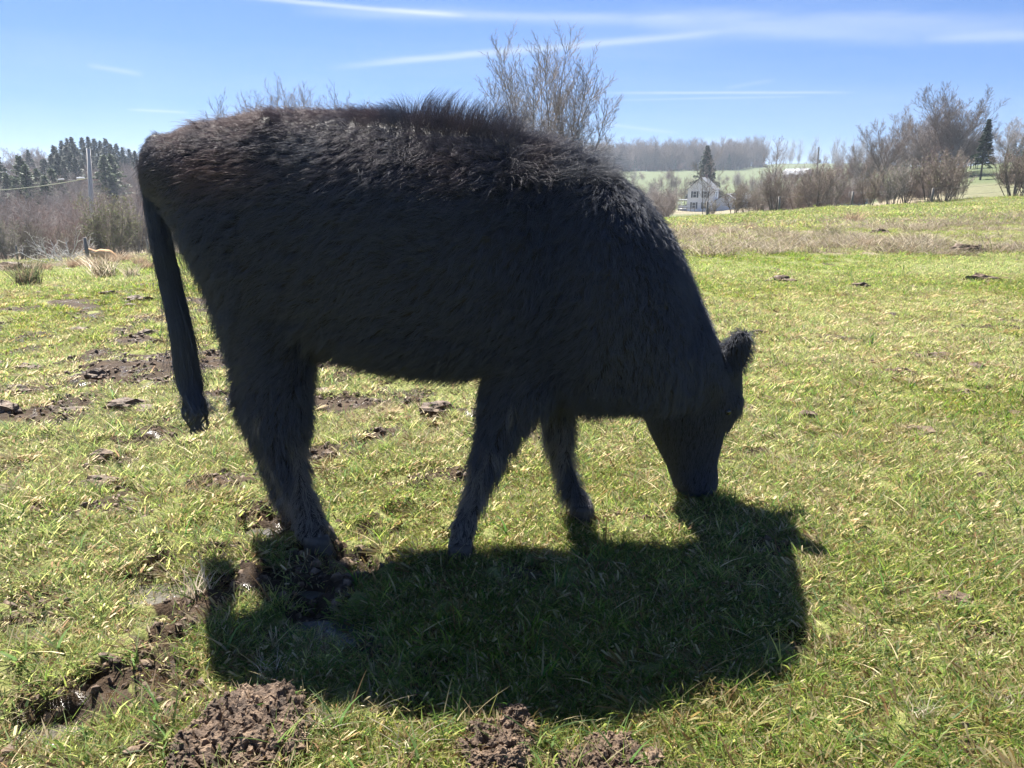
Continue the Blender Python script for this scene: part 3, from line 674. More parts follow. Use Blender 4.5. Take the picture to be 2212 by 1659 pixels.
# ------------------------------------------------------------------ trees
def nrm(a): return a/(np.linalg.norm(a, axis=-1, keepdims=True)+1e-9)
def grow(g, P0, D, Ln, R0, levels, up0=.1):
    """returns list of (pts[N,k,3], rad[N,k]) per level"""
    out = []
    par = None
    for li, lv in enumerate(levels):
        if li > 0:
            pts, rad, pl = par; n = len(pts); ch = lv['n']; idx = np.repeat(np.arange(n), ch)
            k = pts.shape[1]; t = (np.tile(np.linspace(lv['t0'], lv.get('t1', .98), ch), n)+g.normal(0, .05, len(idx))).clip(.05, .995)
            f = t*(k-1); j = f.astype(int).clip(0, k-2); w = (f-j)[:, None]
            P0 = pts[idx, j]*(1-w)+pts[idx, j+1]*w; tg = nrm(pts[idx, j+1]-pts[idx, j])
            az = np.tile(np.arange(ch)*2.4, n)+g.uniform(0, 6.28, n).repeat(ch)+g.normal(0, .3, len(idx))
            ref = np.where(np.abs(tg[:, 2:3]) > .9, np.array([[1., 0, 0]]), np.array([[0, 0, 1.]])); a = nrm(np.cross(tg, ref)); b = np.cross(tg, a)
            ang = np.radians(lv['ang'])*g.uniform(.7, 1.25, len(idx))
            D = nrm(tg*np.cos(ang)[:, None]+(a*np.cos(az)[:, None]+b*np.sin(az)[:, None])*np.sin(ang)[:, None])
            Ln = pl[idx]*lv['len']*(1-lv.get('fall', .45)*t)*g.uniform(.7, 1.2, len(idx))
            R0 = np.maximum((rad[idx, j]*(1-w[:, 0])+rad[idx, j+1]*w[:, 0])*lv.get('rr', .6), lv.get('rmin', .006))
        k = lv['k']; n = len(P0); pts = np.zeros((n, k, 3)); pts[:, 0] = P0; d = D.copy(); st = Ln/(k-1)
        for s in range(1, k):
            d = nrm(d+g.normal(0, lv.get('wob', .12), (n, 3))+np.array([0, 0, lv.get('up', .1)])); pts[:, s] = pts[:, s-1]+d*st[:, None]
        rad = R0[:, None]*np.linspace(1, lv.get('taper', .35), k)[None]
        out.append((pts, rad)); par = (pts, rad, Ln)
    return out
def tubes(mb, batch, sides):
    pts, rad = batch; n, k, _ = pts.shape
    tg = nrm(np.gradient(pts, axis=1)); ref = np.array([.37, .91, .2]); a = nrm(np.cross(tg, ref)); b = np.cross(tg, a)
    an = np.arange(sides)*2*math.pi/sides
    v = pts[:, :, None]+rad[:, :, None, None]*(np.cos(an)[None, None, :, None]*a[:, :, None]+np.sin(an)[None, None, :, None]*b[:, :, None])
    i = np.arange(n)[:, None, None]*k*sides+np.arange(k-1)[None, :, None]*sides; j = np.arange(sides)[None, None]; j2 = (j+1) % sides
    q = np.stack([i+j, i+j2, i+sides+j2, i+sides+j], -1).reshape(-1, 4)
    mb.add(v.reshape(-1, 3), q)
def tree_meshes(name, seed, stems, levels, crown_mat, trunk_levels=1, sides=(8, 5, 4, 3, 3, 3), buds=0, budsize=.05, zspread=0):
    g = np.random.default_rng(seed)
    P0 = np.array([s[0] for s in stems], float); D = nrm(np.array([s[1] for s in stems], float)); Ln = np.array([s[2] for s in stems], float); R0 = np.array([s[3] for s in stems], float)
    B = grow(g, P0, D, Ln, R0, levels)
    tr = MB(); cr = MB()
    for i, b in enumerate(B): tubes(tr if i < trunk_levels else cr, b, sides[i])
    out = [tr.data(name+'_trunk', M['bark'], True), cr.data(name+'_crown', crown_mat, True)]
    if buds:
        pts = B[-1][0].reshape(-1, 3); k = g.integers(0, len(pts), buds); c = pts[k]+g.normal(0, budsize*.6, (buds, 3))
        a = nrm(g.normal(0, 1, (buds, 3))); b = nrm(np.cross(a, g.normal(0, 1, (buds, 3)))); s = g.uniform(.5, 1.2, (buds, 1))*budsize
        v = np.stack([c-a*s*.5, c+b*s*.5, c+a*s*.5, c-b*s*.5], 1).reshape(-1, 3)
        out.append(mesh_np(name+'_buds', v, np.arange(buds*4).reshape(-1, 4), M['bud'], False))
    return out
def maple(seed, Hh, spread=1.0, mat='twig', dens=1.0):
    tl = Hh*.30
    lv = [dict(k=6, wob=.04, up=.1, taper=.75),
          dict(n=int(11*dens), t0=.4, ang=42*spread, len=1.85, fall=.15, k=7, wob=.06, up=.13, rr=.42, taper=.25, rmin=.04),
          dict(n=12, t0=.12, ang=34, len=.42, fall=.45, k=5, wob=.08, up=.12, rr=.5, taper=.3, rmin=.022),
          dict(n=8, t0=.2, ang=36, len=.52, fall=.4, k=4, wob=.1, up=.09, rr=.55, taper=.45, rmin=.02),
          dict(n=6, t0=.2, ang=36, len=.55, fall=.3, k=3, wob=.12, up=.05, rr=.7, taper=.6, rmin=.016)]
    return tree_meshes('maple', seed, [((0, 0, -.2), (random.uniform(-.05, .05), 0, 1), tl, Hh*.016)], lv, M[mat], sides=(8, 5, 3, 3, 3))
def slim(seed, Hh, mat='twig'):
    lv = [dict(k=9, wob=.03, up=.15, taper=.2),
          dict(n=26, t0=.22, ang=42, len=.42, fall=.6, k=5, wob=.07, up=.14, rr=.5, taper=.3, rmin=.02),
          dict(n=8, t0=.15, ang=34, len=.42, fall=.5, k=4, wob=.1, up=.1, rr=.6, taper=.4, rmin=.013),
          dict(n=6, t0=.2, ang=36, len=.5, fall=.4, k=3, wob=.1, up=.08, rr=.7, taper=.6, rmin=.016)]
    return tree_meshes('slim', seed, [((0, 0, -.2), (0, 0, 1), Hh, Hh*.013)], lv, M[mat], sides=(6, 3, 3, 3))
def shrub(seed, Hh, wide, mat='twig', nst=11, buds=0, bs=.05):
    g = random.Random(seed); st = []
    for i in range(nst):
        a = g.uniform(0, 6.28); r = g.uniform(0, .35)*wide; sp = g.uniform(.15, .6)*wide/Hh*1.6
        st.append(((r*math.cos(a), r*math.sin(a), -.1), (math.cos(a)*sp, math.sin(a)*sp, 1), Hh*g.uniform(.6, 1.0), .035))
    lv = [dict(k=7, wob=.08, up=.06, taper=.3),
          dict(n=8, t0=.25, ang=34, len=.45, fall=.4, k=5, wob=.1, up=.07, rr=.55, taper=.35, rmin=.011),
          dict(n=7, t0=.2, ang=36, len=.52, fall=.35, k=4, wob=.12, up=.05, rr=.6, taper=.5, rmin=.010),
          dict(n=5, t0=.25, ang=38, len=.55, fall=.3, k=3, wob=.14, up=.04, rr=.7, taper=.6, rmin=.009)]
    return tree_meshes('shrub', seed, st, lv, M[mat], sides=(5, 3, 3, 3), buds=buds, budsize=bs)
def conifer(seed, Hh, wid, mat='needle', dens=1.0, bare=.08, droop=-.12):
    g = np.random.default_rng(seed); tr = MB(); tr.tube([(0, 0, -.3), (0, 0, Hh*.5), (0, 0, Hh)], [Hh*.018, Hh*.011, .02], 7)
    V = []
    nb = int(150*dens)
    for i in range(nb):
        t = bare+(1-bare)*(i/nb)**.9; z = t*Hh; ln = wid*(1-t)**1.0*g.uniform(.55, 1.25)+.03*wid; az = i*2.4+g.normal(0, .3)
        d = np.array([math.cos(az), math.sin(az), droop+.25*t+g.normal(0, .07)]); side = np.array([-math.sin(az), math.cos(az), 0])
        tr.tube([(0, 0, z), tuple(d*ln*.85+np.array([0, 0, z]))], [.025*(1.2-t), .008], 3, False)
        m = int(14+ln*15)
        s = np.sqrt(g.uniform(.04, 1, m)); p = np.array([0, 0, z])+d*ln*s[:, None]+side*(g.normal(0, .16, m)*ln*(1.15-s*.8))[:, None]; p[:, 2] += g.normal(0, .05, m)*ln-.06*ln*s*s
        a = nrm(d+side*g.normal(0, .9, m)[:, None]+np.array([0, 0, 1])*g.normal(-.15, .3, m)[:, None]); b = nrm(np.cross(a, np.array([0, 0, 1.])+g.normal(0, .5, (m, 3))))
        q = g.uniform(.16, .34, (m, 1))*(Hh/10)**.5; V.append(np.stack([p-a*q, p+b*q*.35, p+a*q*1.2, p-b*q*.35], 1))
    V = np.concatenate(V).reshape(-1, 3)
    return [tr.data('conifer_trunk', M['bark'], True), mesh_np('conifer_crown', V, np.arange(len(V)).reshape(-1, 4), M[mat], False)]
def place(name, meshes, loc, rz, s, label, cat, group, pn=('trunk', 'crown', 'foliage'), lean=(0, 0)):
    o = empty(name, loc); o.rotation_euler = (lean[0], lean[1], rz); o.scale = (s, s, s) if not isinstance(s, tuple) else s
    for m, n in zip(meshes, pn): link(n, m, o)
    return tag(o, label, cat, group)

T = {}
def joined(name, *ms):
    V, Q, n = [], [], 0
    for me in ms:
        v = np.empty(len(me.vertices)*3, np.float32); me.vertices.foreach_get('co', v); q = np.empty(len(me.loops), np.int32); me.loops.foreach_get('vertex_index', q)
        if any(p.loop_total != 4 for p in me.polygons[:3]) or len(q) != 4*len(me.polygons): continue
        V.append(v.reshape(-1, 3)); Q.append(q.reshape(-1, 4)+n); n += len(V[-1])
    return mesh_np(name, np.vstack(V), np.vstack(Q), ms[-1].materials[0], True)
def build_tree_kinds():
    T['m'] = [maple(501, 15, .95), maple(502, 15, 1.15), maple(503, 17, .8, 'twig'), maple(504, 13, 1.1, 'twig_grey')]
    T['s'] = [slim(511, 15), slim(512, 14, 'twig_grey')]
    T['b'] = [shrub(521, 3.4, 1.7, 'twig', 12, 1500, .06), shrub(522, 3.6, 2.0, 'twig', 13, 900, .06), shrub(523, 3.2, 1.5, 'twig_grey', 11, 1800, .06)]
    T['r'] = [shrub(531, 6, 2.4, 'twig_red', 10), shrub(532, 7, 2.2, 'twig_grey', 10)]
    T['g'] = [shrub(541, 3.8, 2.0, 'twig', 11, 5200, .07)]
    T['c'] = [conifer(551, 12, 3.2), conifer(552, 12, 4.0, 'needle', 1.1), conifer(553, 13, 4.2, 'needle_light', .9, .1, .1)]
    T['sp'] = conifer(561, 17, 6.3, 'needle', 1.7, .06, -.22)
build_tree_kinds()
def build_right():
    gr = 'bare maples on the rise at right'
    spec = [(1868, 148, 'm', 3, .86, 'greyish bare tree at the left end of the maple row', .3), (1905, 140, 'm', 0, 1.0, 'round crowned bare maple with dark forked trunk', 1.2), (1966, 146, 'm', 3, .83, 'smaller bare tree between the two big maples', 2.2),
            (1995, 150, 'm', 2, .98, 'tall narrow bare maple left of the tallest one', 4.0), (2018, 143, 'm', 1, .93, 'spreading bare maple beside the tallest tree', 5.0), (2040, 141, 'm', 2, 1.10, 'tallest bare tree of the row at right', .9), (2068, 139, 'm', 1, .88, 'wide bare tree at the right end of the maple row', 3.0),
            (2096, 165, 'm', 3, .72, 'small bare tree behind the leaning spruce, left side', 1.0), (2170, 165, 'm', 3, .80, 'domed bare tree behind the leaning spruce', 2.0), (2226, 170, 'm', 0, .7, 'bare tree cut by the right edge', 3.0)]
    for u, Y, k, i, s, lab, rz in spec:
        place('bare_tree', T[k][i], gp(u, Y), rz, s*1.06, lab, 'tree', gr)
    for j, (u, Y, i, s) in enumerate([(1762, 160, 0, .8), (1782, 155, 0, .95), (1805, 152, 0, 1.1), (1828, 150, 0, 1.15), (1850, 150, 0, 1.0), (1880, 150, 1, .9), (1925, 150, 0, 1.0), (1945, 148, 1, 1.1), (1985, 150, 1, 1.2), (2010, 146, 1, 1.25), (2035, 144, 1, 1.2), (2060, 145, 1, 1.2), (2085, 148, 0, 1.0), (2110, 165, 1, .9), (2000, 138, 0, .95), (2050, 137, 1, .9)]):
        place('thicket_tree', T['r'][i], gp(u, Y), j*1.7, s, 'low reddish bare tree %s' % ('right of the leaning brown pole' if u < 1800 else 'left of the round crowned maple' if u < 1860 else 'between the trunks of the left maples' if u < 1960 else 'under the tallest bare tree of the row' if u < 2062 else 'between the maple row and the leaning spruce'), 'tree', 'low trees under the maples', ('stem', 'crown'))
    place('spruce', conifer(571, 9.2, 2.3, 'needle', 1.1, .27, -.1), gp(2117, 125), 1, 1, 'dark spruce with a leaning bare lower trunk on the green slope', 'tree', None, lean=(0, .15))
    place('spruce', T['sp'], gp(1521, 232), 0, 1.0, 'big spreading spruce right behind the white house', 'tree', None)
    for u, Y, s, i in [(2185, 240, .62, 1), (2200, 240, .7, 0), (2214, 236, .66, 1), (2228, 240, .7, 0)]:
        place('conifer', T['c'][i], gp(u, Y), u, s, 'dark conifer on the skyline at the right edge', 'tree', 'conifers on the skyline at right')
    place('bare_tree', T['s'][0], gp(1668, 175), 0, .95, 'tall bare tree with a narrow crown right of the white house', 'tree', None)
    for u, Y, k, i, s in [(1430, 235, 's', 1, .62), (1448, 232, 's', 0, .66), (1462, 238, 's', 1, .6), (1478, 236, 's', 0, .5), (1640, 240, 's', 1, .62), (1590, 250, 's', 0, .5), (1412, 240, 's', 0, .5), (1690, 230, 's', 1, .5), (1625, 200, 's', 1, .55), (1500, 228, 'r', 1, .7), (1545, 225, 'r', 0, .7), (1400, 215, 'r', 1, .9), (1605, 215, 'r', 1, .9)]:
        place('bare_tree', T[k][i], gp(u, Y), u, s, 'slim grey bare tree in the hollow near the white house', 'tree', 'bare trees around the white house')
    gg = np.random.default_rng(91); n = 260; Y = gg.uniform(72, 135, n); t = gg.uniform(.19, .72, n); k = ~((t > .20) & (t < .31)) & ~((t > .555) & (t < .62)) & ~((t > .44) & (t < .47) & (Y < 112)); X = (t*Y)[k]; Y = Y[k]; n = len(X)
    s = gg.uniform(.4, .85, n)
    instancer('thicket', np.stack([X, Y, H(X, Y)-.1], -1), np.stack([np.zeros(n), np.zeros(n), gg.uniform(0, 6.28, n)], -1), np.stack([s*1.1, s*1.1, s], -1), gg.integers(0, 3, n), gg.uniform(0, 1, n), [T['b'][0][1], T['b'][1][1], T['b'][2][1]], 'grey bare brush filling the hollow beyond the right fence', 'thicket')
    n = 190; Y = gg.choice([150., 245., 330., 390.], n, p=[.25, .3, .25, .2])+gg.normal(0, 9, n); t = gg.uniform(.13, .47, n); k = ~((Y < 225) & (t > .2) & (t < .31)) & ~((Y > 360) & (t > .35) & (t < .40)); X = (t*Y)[k]; Y = Y[k]; n = len(X); s = gg.uniform(.5, 1.0, n)*np.interp(Y, [150, 390], [.8, 1.1])
    instancer('hedgerow', np.stack([X, Y, H(X, Y)-.1], -1), np.stack([np.zeros(n), np.zeros(n), gg.uniform(0, 6.28, n)], -1), np.stack([s*1.2, s*1.2, s], -1), gg.integers(0, 2, n), gg.uniform(0, 1, n), [T['r'][0][1], T['r'][1][1]], 'rows of bare brown scrub between the far fields', 'thicket')
    # budding shrubs along the fence
    gs = 'shrubs along the far fence of the pasture'
    sp = [(1582, 67, 0, .8, 'bare shrub just right of the white house front'), (1640, 70, 2, .8, 'grey shrub between the house and the second fence post'), (1672, 66, 1, .95, 'wide shrub at the second fence post from the left'),
          (1715, 71, 0, .9, 'shrub between the second and third fence posts, left one'), (1760, 66, 1, 1.05, 'leaning shrub with long dark stems left of the pale blue building'), (1795, 69, 2, .9, 'dense budding shrub left of the pale blue building'), (1870, 67, 0, .92, 'budding shrub right of the pale blue building'),
          (1925, 65, 2, 1.0, 'olive budding shrub below the round crowned maple'), (1955, 67, 1, .95, 'low spreading shrub left of the fourth fence post'), (2000, 66, 0, 1.1, 'tall budding shrub at the fourth fence post'), (2040, 67, 1, 1.05, 'shrub right of the fourth fence post'),
          (2068, 70, 2, .75, 'small pale shrub before the gap in the hedge'), (2186, 63, 1, 1.0, 'big dark stemmed shrub near the right edge'), (2225, 64, 0, 1.1, 'shrub cut by the right edge'), (1535, 68, 2, .45, 'low scrub in front of the white house'), (1610, 68, 1, .55, 'low forked scrub right of the white house front')]
    for j, (u, Y, i, s, lab) in enumerate(sp):
        place('shrub', T['b'][i], gp(u, Y), j*2.1, s, lab, 'shrub', gs, ('stem', 'crown', 'bud'))
    place('bare_tree', shrub(577, 5.2, .9, 'twig_grey', 2), gp(1524, 66), .5, 1, 'thin dead sapling rising in front of the white house', 'tree', None, ('stem', 'crown'))
def multi(seed, Hh, n, wide, mat='twig_grey'):
    g = random.Random(seed); st = []
    for i in range(n):
        a = i*2.4+g.uniform(-.2, .2); sp = wide*math.sqrt((i+.3)/n)
        st.append(((math.cos(a)*.1, math.sin(a)*.1, -.1), (math.cos(a)*sp, math.sin(a)*sp, 1), Hh*g.uniform(.93, 1.0)*(1-.22*sp/wide), .048))
    lv = [dict(k=11, wob=.03, up=.03, taper=.14),
          dict(n=30, t0=.12, ang=36, len=.43, fall=.62, k=6, wob=.035, up=.11, rr=.5, taper=.3, rmin=.012),
          dict(n=9, t0=.12, ang=36, len=.36, fall=.45, k=4, wob=.05, up=.10, rr=.6, taper=.5, rmin=.007),
          dict(n=4, t0=.2, ang=38, len=.5, fall=.35, k=3, wob=.08, up=.1, rr=.6, taper=.7, rmin=.007)]
    return tree_meshes('multi', seed, st, lv, M[mat], sides=(6, 4, 3, 3))
def build_middle():
    gr = 'bare trees standing beyond the cow'
    A = multi(601, 8.9, 11, .5)
    place('bare_tree', A, gp(1162, 36), .4, 1.0, 'many stemmed bare tree rising high above the cow withers', 'tree', gr)
    B = multi(602, 7.4, 3, .25)
    place('bare_tree', B, gp(1232, 35), 1.4, 1.0, 'slender bare tree just right of the many stemmed one', 'tree', gr)
    for u, Y, s, rz, lab in [(556, 46, .98, 1, 'bare tree whose twigs show above the rump, left one'), (640, 46, 1.02, 2, 'bare tree whose twigs show above the rump, middle one'), (712, 47, 1.0, 3, 'bare tree whose twigs show above the rump, right one')]:
        place('bare_tree', A, gp(u, Y), rz, s, lab, 'tree', gr)
def build_left():
    g = random.Random(5); gr = 'dark conifers on the left hill'
    for j, (u, Y, i, s) in enumerate([(118, 225, 1, .85), (132, 240, 0, 1.0), (145, 222, 1, .95), (158, 250, 0, 1.18), (168, 246, 1, 1.22), (178, 235, 0, 1.0), (190, 250, 1, 1.2), (203, 252, 0, 1.24), (216, 248, 1, 1.2), (228, 250, 0, 1.15), (240, 248, 1, 1.22), (250, 246, 0, 1.1), (262, 250, 1, 1.1), (274, 248, 0, 1.02), (288, 250, 1, .98),
                                     (100, 218, 0, .8), (152, 205, 0, .9), (186, 210, 1, .8), (210, 215, 0, .75), (-4, 170, 1, 1.3), (12, 175, 0, 1.15), (300, 245, 0, .95), (330, 248, 1, 1), (360, 250, 0, .95), (245, 180, 0, .75), (72, 235, 0, .95), (46, 245, 0, .8), (108, 205, 1, .85), (124, 200, 0, .95), (138, 196, 1, 1.0), (150, 190, 0, .9), (165, 200, 1, 1.0), (175, 195, 0, .95), (130, 212, 0, 1.1), (156, 216, 1, 1.1), (195, 222, 0, 1.05), (222, 226, 1, .95), (236, 222, 0, .9), (258, 225, 1, .85), (146, 232, 0, 1.15), (172, 228, 1, 1.1)]):
        place('conifer', T['c'][i], gp(u, Y), j*1.3, (s*1.15, s*1.15, s), ('dark conifer at the far left edge of the hillside' if u < 20 else 'dark conifer in the lower, nearer edge of the stand left of the pole' if Y < 221 and u < 230 else 'dark conifer just behind the cow rump on the left hillside' if u > 268 else 'dark conifer beside the cottages on the left hill' if u < 90 else 'small dark conifer low on the hillside between pole and cow' if Y < 200 else 'dark pointed conifer on the skyline of the left hill' if Y > 242 else 'dark conifer in the dense stand left of the utility pole'), 'tree', gr)
    for j, (u, Y, s) in enumerate([(30, 150, .62), (52, 140, .6), (75, 145, .72), (95, 150, .66), (112, 142, .6), (128, 150, .66), (64, 152, .8), (240, 165, .8), (255, 170, .8), (145, 150, .55)]):
        place('pine', T['c'][2], gp(u, Y), j*1.9, (s*1.6, s*1.6, s*1.25), 'light green pine %s' % ('under the cottages at the left edge' if u < 60 else 'just below the right cottage' if u < 90 else 'on the mid slope right of the utility pole' if u > 200 else 'between the cottages and the utility pole'), 'tree', 'light green pines on the left hill')
    for j, (u, Y, s) in enumerate([(30, 265, .9), (58, 262, 1.0), (66, 270, 1.05), (82, 262, 1.0), (98, 265, .95), (110, 270, .9), (20, 255, .75), (285, 275, 1.1), (270, 280, .95), (300, 275, .9), (240, 205, .8), (255, 200, .85), (225, 200, .7), (275, 195, .85), (290, 205, .95), (310, 200, .9)]):
        place('bare_tree', T['m'][(j*2+1) % 4], gp(u, Y), j*2.3, s, 'bare grey tree on the left hillside among the conifers', 'tree', 'bare trees on the left hill')
    place('shrub', T['g'][0], gp(236, 52), .6, 1.05, 'leafing green shrub left of the tail, beyond the leaning post', 'shrub', 'budding shrubs beyond the left fence', ('stem', 'crown', 'bud'))
    place('shrub', T['g'][0], gp(262, 58), 2.6, .95, 'leafing green shrub closest to the tail', 'shrub', 'budding shrubs beyond the left fence', ('stem', 'crown', 'bud'))
    for j, (u, Y, s, i) in enumerate([(20, 66, 1.0, 2), (45, 70, 1.1, 0), (-20, 64, 1.1, 2), (75, 72, .9, 2), (160, 70, .9, 0), (300, 66, .9, 1), (320, 72, .9, 0)]):
        place('shrub', T['b'][i], gp(u, Y), j*1.1, s, ['low olive shrub beyond the left fence, below the nearer cottage', 'low olive shrub beyond the fence, right of the left fence post', 'olive shrub cut by the left edge of the picture', 'low olive shrub behind the left end of the dead branches', 'low grey shrub behind the dead branches, next to the leaning post', 'low shrub behind the tail beyond the fence', 'low shrub at the fence hidden partly by the tail'][j], 'shrub', 'low shrubs beyond the left fence', ('stem', 'crown', 'bud'))
    # pale fallen branches
    lv = [dict(k=7, wob=.12, up=.03, taper=.35), dict(n=6, t0=.25, ang=38, len=.55, fall=.4, k=5, wob=.16, up=.05, rr=.6, taper=.4, rmin=.016), dict(n=4, t0=.3, ang=40, len=.5, fall=.3, k=4, wob=.18, up=.02, rr=.6, taper=.5, rmin=.010)]
    st = []
    for i in range(15):
        a = g.uniform(-2.9, .2); st.append(((g.uniform(-.7, .7), g.uniform(-.5, .5), g.uniform(.0, .3)), (math.cos(a)*1.1, math.sin(a)*.5, g.uniform(.15, 1.3)), g.uniform(1.2, 2.6), .045))
    ms = tree_meshes('brush', 620, st, lv, M['pale_wood'], sides=(5, 4, 3)); ms[0].materials[0] = M['pale_wood']
    place('fallen_branches', ms, gp(136, 47), 0, .8, 'pile of pale dead branches left of the leaning post', 'branches', None, ('limb', 'branches'))
    # undifferentiated thicket in the valley
    gg = np.random.default_rng(77); n = 620
    Y = gg.uniform(66, 262, n)**1.0; t = gg.uniform(-.95, -.12, n); X = t*Y
    k = ~((Y > 232) & (t > -.655) & (t < -.60)); X, Y = X[k], Y[k]; n = len(X)
    s = gg.uniform(.75, 1.25, n)*np.interp(Y, [66, 100, 200, 262], [.62, .95, 1.15, .9])
    srcs = [T['r'][0][1], T['r'][1][1], T['s'][1][1], T['m'][3][1]]
    idx = gg.choice(4, n, p=[.34, .4, .16, .1]); s = np.where(idx >= 2, s*.5, s)
    instancer('thicket', np.stack([X, Y, H(X, Y)-.1], -1), np.stack([np.zeros(n), np.zeros(n), gg.uniform(0, 6.28, n)], -1), np.stack([s*1.1, s*1.1, s], -1), idx, gg.uniform(0, 1, n), srcs, 'grey brown bare thicket filling the valley at left', 'thicket')
    # distant wood
    n = 1500; Y = gg.uniform(555, 690, n); t = gg.uniform(-.12, .315, n); k = ~((t > .285) & (Y < 600)); Y = Y[k]; t = t[k]; X = t*Y; n = len(X)
    s = gg.uniform(.85, 1.25, n)*1.2; idx = gg.choice(3, n, p=[.3, .35, .35])
    srcs = [joined('wood_maple', *T['m'][2]), joined('wood_slim', *T['s'][0]), joined('wood_bush', *T['r'][0]), T['c'][0][1]]
    s = np.where(idx == 2, s*.7, s); idx = np.where(gg.uniform(0, 1, n) < .04, 3, idx)
    instancer('distant_wood', np.stack([X, Y, base_h(X, Y)-.3], -1), np.stack([np.zeros(n), np.zeros(n), gg.uniform(0, 6.28, n)], -1), np.stack([s, s, s], -1), idx, gg.uniform(0, 1, n), srcs, 'far bare brown wood along the ridge', 'wood')
    n = 150; Y = gg.uniform(640, 760, n); t = gg.uniform(.31, .75, n); X = t*Y; s = gg.uniform(1.0, 1.5, n)
    instancer('ridge_trees', np.stack([X, Y, base_h(X, Y)-.3], -1), np.stack([np.zeros(n), np.zeros(n), gg.uniform(0, 6.28, n)], -1), np.stack([s, s, s], -1), gg.integers(0, 2, n), gg.uniform(0, 1, n), [joined('ridge_slim', *T['s'][1]), joined('ridge_bush', *T['r'][1])], 'thin line of far bare trees along the skyline', 'wood')
build_right(); build_middle(); build_left()

# ------------------------------------------------------------------ buildings, poles, fences
def gable(root, W_, D_, eave, peak, wname='wall', rname='roof', wm='white', rm='roof', off=(0, 0, 0), ov=.35):
    w, d = W_/2, D_/2; ox, oy, oz = off
    v = [(-w,-d,0),(w,-d,0),(w,d,0),(-w,d,0),(-w,-d,eave),(w,-d,eave),(w,d,eave),(-w,d,eave),(0,-d,peak),(0,d,peak)]
    v = np.array(v)+np.array(off)
    m = MB(); m.add(v, [(0,1,5,4),(1,2,6,5),(2,3,7,6),(3,0,4,7)], [(4,5,8),(6,7,9)]); m.build(wname, M[wm], root)
    r = MB(); sl = (peak-eave)/w; th = .16
    for s in (-1, 1):
        a = np.array([(0, peak), (s*(w+ov), eave-sl*ov)]); vv = []
        for y in (-d-ov, d+ov):
            for (x, z) in a: vv += [(x+ox, y+oy, z+oz+.02), (x+ox, y+oy, z+oz+th)]
        q = [(0, 2, 6, 4), (1, 5, 7, 3), (0, 1, 3, 2), (4, 6, 7, 5), (2, 3, 7, 6), (0, 4, 5, 1)]
        r.add(vv, q)
    return r.build(rname, M[rm], root)
def window(root, c, w, h, nrm_='y', shutters=True):
    """window on a wall facing -y (local)"""
    f = MB(); x, y, z = c
    f.box((x-w/2, y-.03, z), (.09, .08, h)); f.box((x+w/2, y-.03, z), (.09, .08, h)); f.box((x, y-.03, z+h/2), (w+.2, .08, .1)); f.box((x, y-.05, z-h/2), (w+.25, .12, .09)); f.box((x, y-.03, z), (w, .06, .06))
    fo = f.build('window', M['white'], root); p = MB(); p.box((x, y-.012, z), (w-.04, .02, h-.04)); p.build('pane', M['glass'], fo)
    if shutters:
        for s in (-1, 1):
            m = MB(); m.box((x+s*(w/2+.28), y-.04, z), (.42, .05, h+.05)); m.build('shutter', M['shutter'], root)
